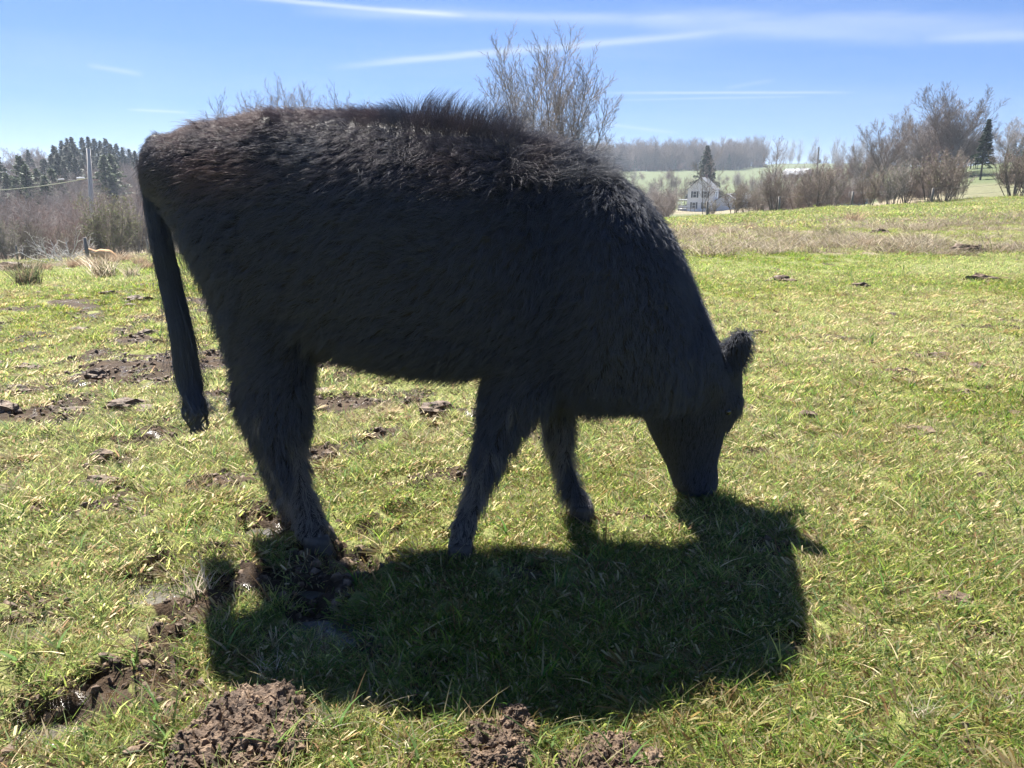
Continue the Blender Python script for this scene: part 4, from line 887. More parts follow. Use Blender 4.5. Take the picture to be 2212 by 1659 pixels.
def build_house():
    p = gp(1524, 203); rz = -.42   # front turned to the left
    o = empty('farmhouse', (p[0], p[1]+3.5, p[2]-.1), rz)
    tag(o, 'white two storey farmhouse with dark shutters and a left side porch', 'house')
    gable(o, 6.3, 8.6, 5.7, 8.5)
    for x in (-1.35, 1.35): window(o, (x, -4.3, 4.35), .85, 1.55)
    for x in (-1.45, 1.35): window(o, (x, -4.3, 1.6), .85, 1.55)
    c = MB(); c.box((.2, 2, 8.9), (.6, .6, 1.2)); c.build('chimney', M['barnred'], o)
    for y in (-1.5, 1.8):
        m = MB(); m.box((3.17, y, 4.3), (.06, .8, 1.4)); m.build('window', M['glass'], o)
    m = MB(); m.box((-4.45, -1.6, 2.95), (2.9, 4.8, .18)); m.build('porch_roof', M['metal'], o)
    m = MB(); m.box((-4.4, -1.6, .35), (2.6, 4.5, .7)); m.build('porch_floor', M['pole_wood'], o)
    for x, y in ((-5.6, -3.8), (-5.6, -1.6), (-5.6, .5), (-3.3, -3.8)):
        m = MB(); m.box((x, y, 1.8), (.14, .14, 2.2)); m.build('porch_post', M['white'], o)
    m = MB(); m.box((-4.45, -3.8, 1.5), (2.2, .06, .08)); m.box((-4.45, -3.8, 1.15), (2.1, .04, .6)); m.build('porch_railing', M['white'], o)
    gable(o, 5.0, 11, 2.9, 4.4, 'wing_wall', 'wing_roof', 'white', 'roof', (6.0, 5.0, 0)); 
    # outlying small wing with window and green shutters
    q = gp(1600, 208); g2 = empty('garage', (q[0], q[1], q[2]), -.3); tag(g2, 'low white outbuilding with a shuttered window right of the farmhouse', 'house')
    gable(g2, 8.0, 5.0, 2.8, 4.2); window(g2, (2.0, -2.5, 1.5), .9, 1.3); m = MB(); m.box((-1.8, -2.53, 1.1), (2.4, .06, 2.2)); m.build('door', M['metal'], g2)
    # barn
    q = gp(1722, 400); b = empty('barn', (q[0], q[1], q[2]-2.0), .75); tag(b, 'grey roofed barn on the far slope left of the leaning pole', 'barn')
    m = MB(); prof = [(-4, 0), (-4, 3.2), (-2.6, 5.1), (0, 6.0), (2.6, 5.1), (4, 3.2), (4, 0)]
    v = [(x, y, z) for y in (-6, 6) for x, z in prof]; m.add(v, [(0, 7, 8, 1), (5, 12, 13, 6)], None)
    tri = [(0, 1, 2), (0, 2, 3), (0, 3, 6), (3, 4, 6), (4, 5, 6)]; m.t.append(np.array(tri)+0); m.t.append(np.array(tri)[:, ::-1]+7); m.build('wall', M['barnred'], b)
    r = MB()
    for k in (1, 2, 3, 4):
        x0, z0 = prof[k]; x1, z1 = prof[k+1]; r.add([(x0, -6.3, z0+.05), (x1, -6.3, z1+.05), (x1, 6.3, z1+.05), (x0, 6.3, z0+.05), (x0, -6.3, z0+.2), (x1, -6.3, z1+.2), (x1, 6.3, z1+.2), (x0, 6.3, z0+.2)],
            [(0, 1, 2, 3), (4, 7, 6, 5), (0, 4, 5, 1), (1, 5, 6, 2), (2, 6, 7, 3), (3, 7, 4, 0)])
    r.build('roof', M['metal'], b)
    m = MB(); m.box((4.05, 1, 1.5), (.1, 3, 2.8)); m.build('door', M['metal'], b)
    # pale blue building behind the shrubs
    q = gp(1842, 118); b = empty('shed', (q[0], q[1], q[2]-.3), .5); b.scale = (.8, .8, .8); tag(b, 'pale blue shed half hidden behind the fence shrubs', 'shed')
    gable(b, 3.0, 4.2, 1.9, 2.9, 'wall', 'roof', 'bluewall', 'roof'); m = MB(); m.box((-.6, -2.13, .9), (.8, .06, 1.7)); m.build('door', M['white'], b)
    # houses on the left hill
    for u, Y, lab in ((40, 236, 'white roofed cottage on the left hill, left one'), (79, 240, 'white roofed cottage on the left hill, right one')):
        q = gp(u, Y); b = empty('cottage', (q[0], q[1], q[2]+1.0), .2); tag(b, lab, 'house', 'cottages on the left hill')
        gable(b, 3.4, 5.0, 2.4, 3.4, 'wall', 'roof', 'pole_wood', 'metal'); m = MB(); m.box((-.5, -2.53, 1.1), (.9, .06, 2.0)); m.build('door', M['shutter'], b)
    # guard rail by the house
    a = gp(1466, 196); c = gp(1500, 200); g_ = empty('guard_rail', a); tag(g_, 'low dark rail fence left of the farmhouse porch', 'fence')
    dx, dy, dz = c[0]-a[0], c[1]-a[1], c[2]-a[2]
    for k in range(5):
        m = MB(); m.box((dx*k/4, dy*k/4, dz*k/4+.5), (.14, .14, 1.0)); m.build('post', M['old_wood'], g_)
    m = MB(); m.tube([(0, 0, .95), (dx, dy, dz+.95)], .08, 6); m.build('rail', M['old_wood'], g_)
build_house()
def post_tube(mb, base, h, r, lean=(0, 0)):
    mb.tube([(base[0], base[1], base[2]-.3), (base[0]+lean[0]*.5, base[1]+lean[1]*.5, base[2]+h*.5), (base[0]+lean[0], base[1]+lean[1], base[2]+h)], [r*1.05, r, r*.92], 10)
def build_poles():
    p = gp(205, 80); o = empty('utility_pole', p); tag(o, 'grey wooden utility pole standing before the left hillside', 'utility pole', 'utility poles')
    top = at(191, 321, 80); hh = top[2]-p[2]; lx = top[0]-p[0]
    m = MB(); m.tube([(0, 0, -.3), (lx*.5, 0, hh*.5), (lx, 0, hh)], [.25, .22, .19], 14); m.build('pole', M['pole_wood'], o, smooth=True)
    m = MB(); m.box((lx+.45, 0, hh-.75), (.9, .08, .08)); m.box((lx-.25, 0, hh-.8), (.25, .25, .35)); m.build('bracket', M['pole_wood'], o)
    m = MB(); m.tube([(lx+.75, 0, hh-.72), (lx+.75, 0, hh-.45)], .07, 8); m.build('insulator', M['insul'], o)
    cz = at(197, 384, 80)[2]-p[2]; cx = lx*.72
    m = MB(); m.tube([(cx-.55, 0, cz-.02), (cx-1.3, 0, cz-.06)], [.10, .10], 8); m.tube([(cx-2.6, 0, cz-.14), (cx-3.2, 0, cz-.18)], [.07, .07], 8); m.build('insulator', M['insul'], o)
    a = (p[0]+cx, p[1], p[2]+cz); b = at(-150, 412, 84); pts = []
    for k in range(15):
        t = k/14; pts.append((a[0]+(b[0]-a[0])*t, a[1]+(b[1]-a[1])*t, a[2]+(b[2]-a[2])*t-1.0*4*t*(1-t)*.5))
    m = MB(); m.tube(pts, .035, 5); m.build('power_cable', M['cable']); tag(bpy.data.objects['power_cable'], 'sagging yellow green cable running left from the utility pole', 'cable')
    p = gp(1762, 246); o = empty('utility_pole', p); tag(o, 'thin brown leaning utility pole right of the far barn', 'utility pole', 'utility poles')
    top = at(1769, 318, 246); m = MB(); m.tube([(0, 0, -2), (top[0]-p[0], 0, top[2]-p[2])], [.26, .2], 8); m.build('pole', M['old_wood'], o)
    m = MB(); m.box(((top[0]-p[0])*.7+.5, 0, (top[2]-p[2])*.66), (.7, .6, 1.1)); m.build('transformer', M['pole_wood'], o)
    # big leaning post
    q = gp(192, 40); top = at(183, 513, 40); o = empty('fence_post', q); tag(o, 'tall leaning grey wooden post at the edge of the rough grass', 'post', None)
    m = MB(); m.tube([(0, 0, -.3), ((top[0]-q[0])*.5, 0, (top[2]-q[2])*.5), (top[0]-q[0], 0, top[2]-q[2])], [.10, .095, .09], 10); m.build('timber', M['old_wood'], o, smooth=True)
    # fences: posts and wires
    def fence(name, cols, Y, hgt, rad, label, nw):
        P = [gp(u, Y if not callable(Y) else Y(u)) for u in cols]
        o = empty(name, P[0]); tag(o, label, 'fence', 'wire fences round the pasture'); b0 = np.array(P[0]); rn = random.Random(len(cols))
        tops = []
        for q in P:
            m = MB(); l = np.array(q)-b0; ln = (rn.uniform(-.1, .1), rn.uniform(-.05, .05)); post_tube(m, l, hgt*rn.uniform(.92, 1.05), rad, ln); m.build('post', M['old_wood'], o, smooth=True); tops.append((l, ln))
        for w in range(nw):
            zz = hgt*(.9-w*.42); pts = []
            for (l, ln), (l2, ln2) in zip(tops[:-1], tops[1:]):
                for s in range(6):
                    t = s/6; pts.append(l*(1-t)+l2*t+np.array([0, -rad, zz-.08*4*t*(1-t)]))
            m = MB(); m.tube(pts, .007, 4, False); m.build('wire', M['wire'], o)
    fence('wire_fence', [-260, -110, 38, 190, 322, 450, 600, 760], 61, 1.3, .075, 'wire fence on wooden posts along the foot of the pasture at left', 2)
    fence('wire_fence', [1373, 1528, 1683, 1839, 2012, 2190, 2380], lambda u: 63.0, 1.35, .085, 'wire fence on wooden posts in front of the shrubs at right', 2)
build_poles()

# ------------------------------------------------------------------ animals
def ico_np(sub=2):
    import bmesh
    bm = bmesh.new(); bmesh.ops.create_icosphere(bm, subdivisions=sub, radius=1)
    v = np.array([x.co[:] for x in bm.verts]); f = np.array([[a.index for a in p.verts] for p in bm.faces]); bm.free(); return v, f
IV, IF = ico_np(2)
def chain(mb, pts, rads, squash=(1, 1, 1)):
    pts = np.asarray(pts, float); rads = np.asarray(rads, float)
    for k in range(len(pts)-1):
        d = np.linalg.norm(pts[k+1]-pts[k]); n = max(2, int(d/(min(rads[k], rads[k+1])*.3))+1)
        for s in range(n):
            t = s/n; mb.add(IV*(rads[k]*(1-t)+rads[k+1]*t)*np.array(squash)+pts[k]*(1-t)+pts[k+1]*t, None, IF)
    mb.add(IV*rads[-1]*np.array(squash)+pts[-1], None, IF)
def loft(mb, tops, bots, hw, yc, pw=.95, n=28):
    """sections between a top and a bottom point, half width hw about depth yc"""
    tops = np.asarray(tops); bots = np.asarray(bots); k = len(tops); an = np.arange(n)*2*math.pi/n
    c, s = np.cos(an), np.sin(an); cc = np.sign(c)*np.abs(c)**pw; ss = np.sign(s)*np.abs(s)**pw
    V = []
    for i in range(k):
        mid = (tops[i]+bots[i])/2; hf = (tops[i]-bots[i])/2
        V.append(mid[None]+hf[None]*ss[:, None]+np.stack([np.zeros(n), cc*hw[i], np.zeros(n)], -1))
    V = np.vstack(V); i = np.arange(k-1)[:, None]*n; j = np.arange(n)[None]; j2 = (j+1) % n
    q = np.stack([i+j, i+j2, i+n+j2, i+n+j], -1).reshape(-1, 4)
    V = np.vstack([V, V[:n].mean(0), V[(k-1)*n:k*n].mean(0)]); t = []
    for m in range(n): t.append((k*n, (m+1) % n, m)); t.append((k*n+1, (k-1)*n+m, (k-1)*n+(m+1) % n))
    mb.add(V, q, t)
def remesh(mb, name, mat, vox, smooth):
    me = mb.data(name, mat, True); o = bpy.data.objects.new(name+'_tmp', me); COL.objects.link(o)
    r = o.modifiers.new('r', 'REMESH'); r.mode = 'VOXEL'; r.voxel_size = vox; r.use_smooth_shade = True
    s = o.modifiers.new('s', 'SMOOTH'); s.iterations = smooth; s.factor = .5
    dg = bpy.context.evaluated_depsgraph_get(); dg.update(); res = bpy.data.meshes.new_from_object(o.evaluated_get(dg)); res.name = name
    bpy.data.objects.remove(o); 
    if not res.materials: res.materials.append(mat)
    return res
def resample(a, n):
    a = np.asarray(a, float); t = np.linspace(0, len(a)-1, n); i = np.minimum(t.astype(int), len(a)-2); w = (t-i)[:, None]
    p0 = a[np.maximum(i-1, 0)]; p1 = a[i]; p2 = a[i+1]; p3 = a[np.minimum(i+2, len(a)-1)]
    return .5*((2*p1)+(-p0+p2)*w+(2*p0-5*p1+4*p2-p3)*w*w+(-p0+3*p1-3*p2+p3)*w**3)
YB = 2.53
def build_cow():
    mb = MB()
    # u, top row, bottom row, half width, depth
    S = [(324, 335, 400, .05, 2.53), (338, 306, 430, .11, 2.53), (385, 291, 462, .17, 2.53), (446, 273, 560, .215, 2.53), (516, 261, 680, .25, 2.53), (580, 247, 742, .27, 2.53), (660, 246, 752, .285, 2.53),
         (740, 248, 762, .31, 2.53), (840, 252, 784, .335, 2.53), (940, 262, 796, .345, 2.53), (1040, 276, 800, .335, 2.53), (1120, 292, 830, .31, 2.54), (1200, 314, 862, .28, 2.56), (1280, 350, 878, .285, 2.55),
         (1340, 386, 880, .27, 2.56), (1395, 438, 880, .25, 2.59), (1440, 502, 878, .215, 2.64), (1478, 578, 872, .155, 2.70), (1512, 662, 868, .135, 2.76), (1545, 742, 862, .11, 2.80), (1565, 792, 850, .07, 2.82)]
    S = resample(S, 60)
    loft(mb, [at(s[0], s[1], s[4]) for s in S], [at(s[0], s[2], s[4]) for s in S], S[:, 3], None)
    # head, sections down the face
    Hd = [(715, 1440, 1535, .09, 2.82), (770, 1400, 1572, .12, 2.83), (830, 1385, 1592, .13, 2.84), (880, 1390, 1594, .125, 2.85), (920, 1402, 1566, .11, 2.855), (960, 1421, 1553, .092, 2.86), (1000, 1442, 1545, .078, 2.86),
          (1026, 1452, 1546, .085, 2.86), (1046, 1458, 1545, .078, 2.86), (1054, 1468, 1538, .06, 2.86), (1061, 1484, 1524, .035, 2.86)]
    Hd = resample(Hd, 36)
    loft(mb, [at(s[2], s[0], s[4]) for s in Hd], [at(s[1], s[0], s[4]) for s in Hd], Hd[:, 3], None, .9)
    # shoulder and thigh masses
    def ell(u, v, Y, r): mb.add(IV*np.array(r)+at(u, v, Y), None, IF)
    ell(1160, 640, 2.40, (.17, .12, .28)); ell(1160, 640, 2.68, (.17, .12, .28)); ell(595, 560, 2.40, (.22, .11, .27)); ell(595, 560, 2.66, (.22, .11, .27))
    ell(585, 300, 2.42, (.07, .07, .07)); ell(548, 895, 2.50, (.035, .04, .055)); ell(524, 880, 2.64, (.028, .03, .05)); ell(1590, 868, 2.78, (.03, .03, .035))
    # legs: (u, v, radius px) at their depths
    def leg(pts, Y0, Y1, sq=(1, .85, 1)):
        P = []; Rr = []; n = len(pts)
        for k, (u, v, r) in enumerate(pts):
            Y = Y0+(Y1-Y0)*k/(n-1); P.append(at(u, v, Y)); Rr.append(r/1661*Y*1.07)
        chain(mb, P, Rr, sq)
    leg([(585, 640, 112), (590, 730, 88), (598, 800, 76), (600, 870, 68), (606, 915, 62), (618, 975, 40), (640, 1050, 29), (660, 1105, 31), (676, 1148, 37)], 2.44, 2.40)
    leg([(580, 640, 105), (580, 740, 78), (574, 800, 62), (562, 860, 52), (568, 905, 44), (590, 970, 36), (610, 1040, 30), (630, 1095, 30), (640, 1118, 30)], 2.64, 2.66)
    leg([(1150, 740, 100), (1120, 830, 78), (1096, 880, 58), (1078, 935, 44), (1056, 990, 37), (1034, 1050, 24), (1014, 1105, 22), (1000, 1145, 28), (995, 1172, 26)], 2.44, 2.35)
    leg([(1190, 780, 80), (1200, 860, 44), (1206, 895, 32), (1208, 950, 30), (1216, 1005, 20), (1234, 1062, 23), (1250, 1092, 23)], 2.62, 2.66)
    # tail root and dock
    TL = [(335, 305, 17, 2.51), (326, 345, 15, 2.50), (331, 420, 12, 2.49), (348, 520, 10, 2.48), (370, 620, 9, 2.48), (390, 710, 8, 2.47), (402, 790, 6, 2.47), (411, 850, 5, 2.47)]
    chain(mb, [at(u, v, Y) for u, v, r, Y in TL], [r/664 for u, v, r, Y in TL])
    # ears: cupped leaves
    for (b, t, Y0, Y1) in (((1572, 806), (1602, 728), 2.77, 2.72), ((1560, 790), (1588, 745), 2.92, 2.99)):
        A = at(b[0], b[1], Y0); B = at(t[0], t[1], Y1)
        for k in range(14):
            s = k/13; w = .032+.034*math.sin((.15+.8*s)*math.pi)**.8; p = A*(1-s)+B*s
            mb.add(IV*np.array((w*.95, .022, .03))+p, None, IF)
    me = remesh(mb, 'cow', M['hide'], .013, 5)
    cow = link('cow', me); tag(cow, 'shaggy black cow grazing with its head down in the pasture', 'cow')
    # hooves
    for (u, v, Y, s, fwd) in ((688, 1166, 2.40, 1.15, 1), (650, 1130, 2.66, 1.1, 1), (994, 1188, 2.35, 1.0, .3), (1256, 1108, 2.66, 1.0, .7)):
        c = at(u, v, Y); gz = h1(c[0], c[1])-.012; hm = MB()
        for sd in (-1, 1):
            rows = []
            for k, z in enumerate(np.linspace(0, 1, 5)):
                rx = (.052-.014*z)*s; ry = (.026-.003*z)*s; ox = .018*(1-z)*fwd
                an = np.arange(12)*2*math.pi/12; zz = gz+(max(c[2]-gz, .05)+.03)*z
                rows.append(np.stack([c[0]+ox+np.cos(an)*rx, c[1]+sd*.027*s+np.sin(an)*ry, np.full(12, zz)], -1))
            V = np.vstack(rows); i = np.arange(4)[:, None]*12; j = np.arange(12)[None]; j2 = (j+1) % 12
            V = np.vstack([V, rows[0].mean(0), rows[-1].mean(0)])
            hm.add(V, np.stack([i+j, i+j2, i+12+j2, i+12+j], -1).reshape(-1, 4), [(60, (m+1) % 12, m) for m in range(12)]+[(61, 48+m, 48+(m+1) % 12) for m in range(12)])
        hm.build('hoof', M['hoof'], cow, smooth=True)
    for Y in (2.745, 2.955):
        e = MB(); e.add(IV*.014+at(1572, 889, Y), None, IF); e.build('eye', M['eye'], cow, smooth=True)
    for Y in (2.80, 2.915):
        e = MB(); e.add(IV*np.array((.013, .009, .018))+at(1524, 1028, Y), None, IF); e.build('nostril', M['nose'], cow, smooth=True)
    # ---- coat
    g = np.random.default_rng(5)
    nv = len(me.vertices); co = np.empty(nv*3); me.vertices.foreach_get('co', co); co = co.reshape(-1, 3); no = np.empty(nv*3); me.vertices.foreach_get('normal', no); no = no.reshape(-1, 3)
    me.calc_loop_triangles(); nt_ = len(me.loop_triangles); tr = np.empty(nt_*3, np.int32); me.loop_triangles.foreach_get('vertices', tr); tr = tr.reshape(-1, 3)
    a, b, c = co[tr[:, 0]], co[tr[:, 1]], co[tr[:, 2]]; area = np.linalg.norm(np.cross(b-a, c-a), axis=1)/2; cen = (a+b+c)/3
    tn = nrm(no[tr].mean(1)); toc = nrm(np.array([0, 0, CAM_Z])-cen); vis = (tn*toc).sum(1)
    wgt = area*np.where(vis > -.25, 1.0, .22); wgt *= np.where(np.abs(vis) < .3, 1.5, 1)
    NH = 200000
    k = g.choice(nt_, NH, p=wgt/wgt.sum()); r1 = np.sqrt(g.uniform(0, 1, NH)); r2 = g.uniform(0, 1, NH)
    wa, wb, wc = 1-r1, r1*(1-r2), r1*r2
    P = a[k]*wa[:, None]+b[k]*wb[:, None]+c[k]*wc[:, None]; Nn = nrm(no[tr[k, 0]]*wa[:, None]+no[tr[k, 1]]*wb[:, None]+no[tr[k, 2]]*wc[:, None])
    x, y, z = P.T
    def px(p):   # back to the picture's grid, for describing regions of the body
        d = p-np.array([0, 0, CAM_Z]); dep = d[:, 1]*CP-d[:, 2]*SP; return 1106+1661*d[:, 0]/dep, 829.5-1661*(d[:, 1]*SP+d[:, 2]*CP)/dep
    U, V = px(P)
    legm = sstep(800, 860, V)*(U < 1330); headm = sstep(1490, 1540, U)*sstep(690, 740, V)+(V > 900)*(U > 1370); headm = np.clip(headm, 0, 1)
    neckm = sstep(1150, 1380, U)*(1-headm)
    F = np.tile(np.array([-.85, 0, -.5]), (NH, 1)); F = F*(1-legm[:, None])+np.array([-.25, 0, -1])*legm[:, None]; F = F*(1-neckm[:, None])+np.array([-.45, 0, -.75])*neckm[:, None]
    F = F*(1-headm[:, None])+np.array([.05, -.1, -.9])*headm[:, None]
    sw = fbm(x*3+5, z*3, 3, 400)*3.2; F[:, 0] += sw*.5; F[:, 2] += fbm(x*3, z*3+9, 3, 401)*1.6; F += g.normal(0, .16, F.shape)
    topm = sstep(.82, .97, Nn[:, 2])*(U < 1500)*(V < 420)*(U > 560)
    F = F-Nn*(F*Nn).sum(1)[:, None]; F = nrm(F)
    ln = np.full(NH, .046); ln = ln+.006*legm; ln = np.where(headm > .5, .028, ln); belly = (Nn[:, 2] < -.5)*(V < 920)*(V > 600); ln = np.where(belly, .062, ln)
    rear = (U < 520)*(V > 450)*(V < 900); ln = np.where(rear, .058, ln)
    wisp = topm*sstep(760, 880, U)*sstep(1120, 1040, U)*(g.uniform(0, 1, NH) < .35)
    crest = (U > 1090)*(U < 1330)*(V < 400)*(Nn[:, 2] > .5)*(g.uniform(0, 1, NH) < .4)
    ln = ln*g.uniform(.55, 1.25, NH); ln = np.where(wisp > 0, g.uniform(.06, .145, NH)*(.45+.55*sstep(800, 930, U)), ln); ln = np.where(crest > 0, g.uniform(.05, .12, NH), ln)
    low = (V > 1090)*(U < 1330); ln = np.where(low > 0, ln*.55, ln); ln = np.where((V > 1140)*(U < 1330) > 0, ln*.6, ln); ln = np.where((U < 400)*(V < 500) > 0, ln*.55, ln)
    guard = (g.uniform(0, 1, NH) < .10)*(headm < .5)*(low == 0); ln = np.where((guard > 0) & (wisp == 0) & (crest == 0), ln*1.35, ln)
    ears = (U > 1560)*(V < 800); ln = np.where(ears, .038*g.uniform(.6, 1.3, NH), ln); ln = np.where(neckm > .7, ln*.72, ln)
    lift = np.clip(.34+g.normal(0, .14, NH), .08, .8); lift = np.where(belly | rear, .55, lift); lift = np.where(guard > 0, .72, lift); lift = np.where(headm > .5, .25, lift); lift = np.where(wisp > 0, .95, lift); lift = np.where(crest > 0, .55, lift); lift = np.where(ears, .75, lift)
    F = np.where((wisp > 0)[:, None], nrm(np.stack([.35-.9*sstep(950, 800, U), g.normal(0, .1, NH), np.zeros(NH)], -1)+1e-4), F)
    F = np.where((crest > 0)[:, None], nrm(np.array([[.75, 0, -.1]])+g.normal(0, .25, (NH, 3))), F)
    nc = 11000; ck = g.choice(NH, nc, replace=False); kd = kdtree.KDTree(nc)
    for i, q in enumerate(ck): kd.insert(P[q], i)
    kd.balance(); near = np.fromiter((kd.find(p)[1] for p in P), int, NH); near = ck[near]
    cj = np.zeros((NH, 3)); cj[ck] = g.normal(0, .24, (nc, 3)); cj = cj[near]; cjl = np.ones(NH); cjl[ck] = g.uniform(.8, 1.2, nc); cjf = np.zeros(NH); cjf[ck] = g.normal(0, .10, nc)
    std = (wisp == 0) & (crest == 0) & (headm < .5)
    ln = np.where(std, ln*cjl[near], ln); lift = np.where(std, np.clip(lift+cjf[near], .1, .9), lift); F = np.where(std[:, None], F+cj, F); F = nrm(F-Nn*(F*Nn).sum(1)[:, None]*std[:, None])
    K = 5; ts = np.linspace(0, 1, K); pts = np.zeros((NH, K, 3))
    curl = np.where(rear | (belly > 0), 1.2, .35)*ln*.25; ph = g.uniform(0, 6.28, NH); sid = nrm(np.cross(F, Nn))
    for i, t in enumerate(ts):
        pts[:, i] = P+ln[:, None]*(Nn*(lift*(t-.35*t*t)+.12*t)[:, None]+F*((1-lift*.7)*(.45*t+.55*t*t))[:, None])+sid*(np.sin(ph+t*4)*curl*t)[:, None]
        pts[:, i, 2] -= ln*.12*t*t*(wisp == 0)
    cl = np.where(headm > .5, .25, .42+.25*legm)*g.uniform(.6, 1.2, NH); cl = np.where(low > 0, .8, cl); cl = np.where(belly | rear, .75, cl)
    off = pts[near]-P[near][:, None]
    for i, t in enumerate(ts):
        w = (cl*t**1.2)[:, None]; tgt = P[near]*.85+P*.15+off[:, i]*(ln/np.maximum(ln[near], .01))[:, None]
        far = np.linalg.norm(P[near]-P, axis=1)[:, None] > .035
        pts[:, i] = np.where(far, pts[:, i], pts[:, i]*(1-w)+tgt*w)
    blk_veil = np.array([.055, .065, .092]); brn = np.array([.18, .10, .078]); mudc = np.array([.36, .31, .26])  # black lifted towards blue, painting a bluish veil of glare into the coat
    sun_up = sstep(470, 330, V)*sstep(1300, 1150, U)*(.55+fbm(x*6, z*6, 3, 410)*2.2)  # bleached brown of back and rump, their sunlit band also put into colour
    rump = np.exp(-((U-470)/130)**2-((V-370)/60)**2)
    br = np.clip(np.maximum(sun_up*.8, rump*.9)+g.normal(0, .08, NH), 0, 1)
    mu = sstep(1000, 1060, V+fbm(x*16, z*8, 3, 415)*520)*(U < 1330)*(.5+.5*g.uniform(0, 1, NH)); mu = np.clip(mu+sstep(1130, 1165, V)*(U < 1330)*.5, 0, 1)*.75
    colr = blk_veil[None]*(1-br[:, None])+brn[None]*br[:, None]; colr = colr*(1-mu[:, None])+mudc[None]*mu[:, None]; colr = colr*g.uniform(.7, 1.35, (NH, 1))
    def curves(name, pts, r0, colr, rt=.15):
        n, k, _ = pts.shape; cd = bpy.data.hair_curves.new(name); cd.add_curves([k]*n)
        cd.attributes['position'].data.foreach_set('vector', pts.astype(np.float32).ravel())
        ra = cd.attributes.get('radius') or cd.attributes.new('radius', 'FLOAT', 'POINT')
        ra.data.foreach_set('value', (np.broadcast_to(r0, (n,))[:, None]*np.linspace(1, rt, k)[None]).astype(np.float32).ravel())
        ca = cd.attributes.new('hcol', 'FLOAT_COLOR', 'POINT'); cc = np.ones((n, k, 4), np.float32); cc[:, :, :3] = colr[:, None]
        ca.data.foreach_set('color', cc.ravel()); cd.materials.append(M['hair']); return link(name, cd, cow)
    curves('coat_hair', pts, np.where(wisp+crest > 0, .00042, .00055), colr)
    # ---- tail hair
    TP = resample([tuple(at(u, v, Y)) for u, v, r, Y in TL]+[tuple(at(u, v, 2.47)) for u, v in ((420, 895), (426, 932))], 80); n = 11000; K2 = 12
    s = g.uniform(.0, .86, n)**.85; plen = np.linalg.norm(np.diff(TP, axis=0), axis=1).sum()
    lt = np.interp(s, [0, .3, .7, 1], [.12, .24, .34, .2])*g.uniform(.5, 1.1, n)/plen; send = np.minimum(s+lt, .80+.22*g.uniform(0, 1, n)); send = np.maximum(send, s+.04)
    nl = 15; lock = g.integers(0, nl, n); lg = np.random.default_rng(8); la = lg.uniform(0, 6.28, nl); lrad = lg.uniform(.3, 1.6, nl); lfr = lg.uniform(7, 13, nl); lph = lg.uniform(0, 6.28, nl)
    stray = g.uniform(0, 1, n) < .07; stx = g.normal(0, .022, n)
    an = la[lock]+g.normal(0, .8, n); rr1 = np.sqrt(g.uniform(.05, 1, n)); tp = np.zeros((n, K2, 3))
    for i in range(K2):
        t = i/(K2-1); s2 = s+(send-s)*t; f = np.clip(s2, 0, .999)*79; j = f.astype(int).clip(0, 78); w = (f-j)[:, None]; q = TP[j]*(1-w)+TP[j+1]*w
        wf = np.interp(s2, [0, .15, .5, .72, .85, 1.0], [.034, .034, .036, .042, .044, .026])*(.45+.55*min(t*2.2, 1))
        lo = sstep(.66, .86, s2); own = np.stack([np.cos(an), np.sin(an)], -1)*(rr1*wf)[:, None]
        lk = np.stack([np.cos(la), np.sin(la)], -1)[lock]*(lrad[lock]*wf)[:, None]*1.15
        xy = own*(1-.86*lo)[:, None]+lk*(.86*lo)[:, None]
        xy[:, 0] += np.sin(s2*lfr[lock]*3.2+lph[lock])*.017*lo; xy[:, 1] += np.cos(s2*lfr[lock]*3+lph[lock]*2)*.012*lo
        xy = xy*np.where(stray, 1.0+.9*t, 1.0)[:, None]; q = q.copy(); q[:, :2] += xy; q[:, 0] += np.where(stray, stx*t*t, 0); q += g.normal(0, .0012, (n, 3)); tp[:, i] = q
    curves('tail_hair', tp, .00065, np.tile(blk_veil*1.05, (n, 1))*g.uniform(.7, 1.6, (n, 1)), .3)
    # brow fringe
    n = 700; q0 = np.array([at(u, v, Y) for u, v, Y in zip(g.uniform(1586, 1600, n), g.uniform(780, 880, n), g.uniform(2.76, 2.9, n))]); fp = np.zeros((n, 6, 3)); l = g.uniform(.04, .09, n)
    for i in range(6):
        t = i/5; fp[:, i] = q0+np.stack([.14*l*math.sin(t*3), g.normal(0, .001, n), -l*t], -1)
    curves('forelock', fp, .0006, np.tile(blk_veil, (n, 1)))
    return cow
build_cow()
def build_calf():
    p = gp(226, 47); mb = MB(); o = np.array(p); o_ = o
    chain(mb, [o+(-.45, 0, .40), o+(-.1, 0, .46), (o+(.3, 0, .42)), o+(.62, 0, .24)], [.20, .23, .23, .15])
    chain(mb, [o+(-.45, -.05, .50), o+(-.68, -.1, .62), o+(-.85, -.2, .55)], [.14, .11, .075])
    chain(mb, [o+(-.35, -.15, .2), o+(-.55, -.3, .1), o+(-.25, -.35, .06)], [.08, .05, .04]); chain(mb, [o+(.35, -.15, .25), o+(.15, -.35, .12), o+(.45, -.4, .06)], [.1, .06, .04])
    for s in (-1, 1): chain(mb, [o+(-.66, -.08+s*.08, .66), o+(-.66, -.08+s*.2, .69)], [.035, .025])
    me = remesh(mb, 'calf', M['tan'], .025, 3)
    me.transform(Matrix.Translation(Vector(o)+Vector((0, 0, .12))) @ Matrix.Scale(1.15, 4) @ Matrix.Translation(-Vector(o)))
    tag(link('calf', me), 'tan calf lying in the rough grass beside the leaning post', 'calf')
build_calf()

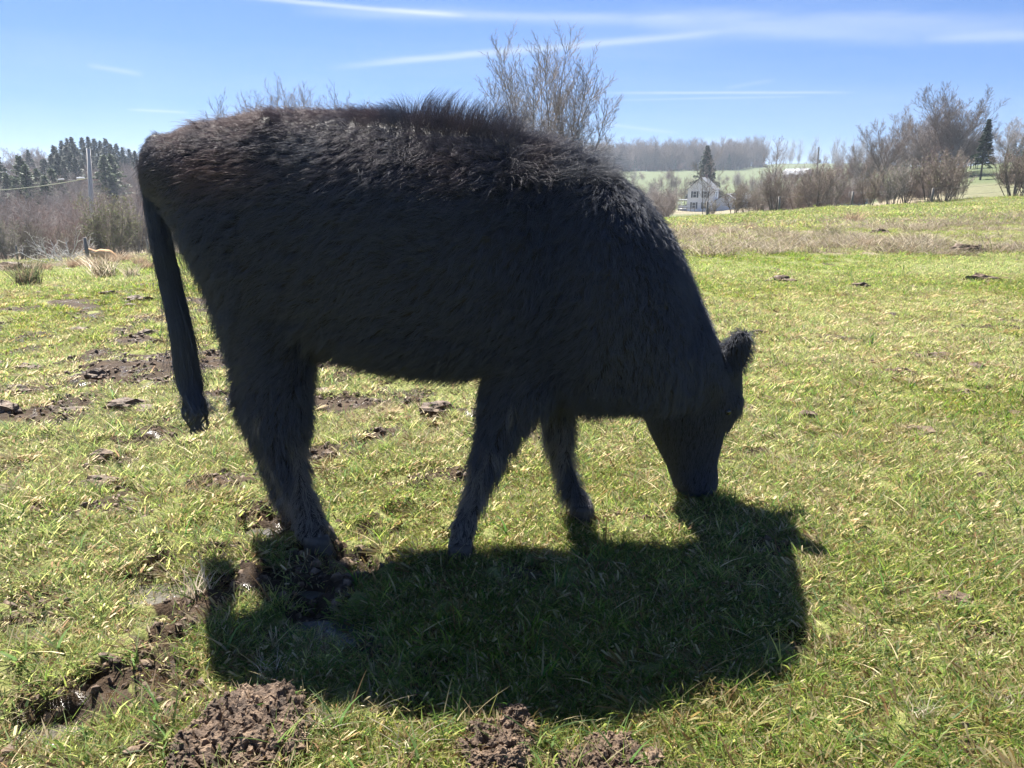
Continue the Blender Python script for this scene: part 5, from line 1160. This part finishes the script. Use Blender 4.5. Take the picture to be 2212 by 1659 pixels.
# ------------------------------------------------------------------ air
def build_haze():
    mb = MB(); mb.box((0, 700, 24), (3700, 2300*1.0+2200, 82)); m, t = new_mat('haze_air')
    v = N(t, 'ShaderNodeVolumePrincipled'); v.inputs['Density'].default_value = .0003; v.inputs['Color'].default_value = (.72, .84, 1, 1); v.inputs['Anisotropy'].default_value = .3
    o = N(t, 'ShaderNodeOutputMaterial'); L(t, v.outputs[0], o.inputs['Volume'])
    tag(mb.build('haze', m), 'thin pale spring haze', kind='stuff')
build_haze()
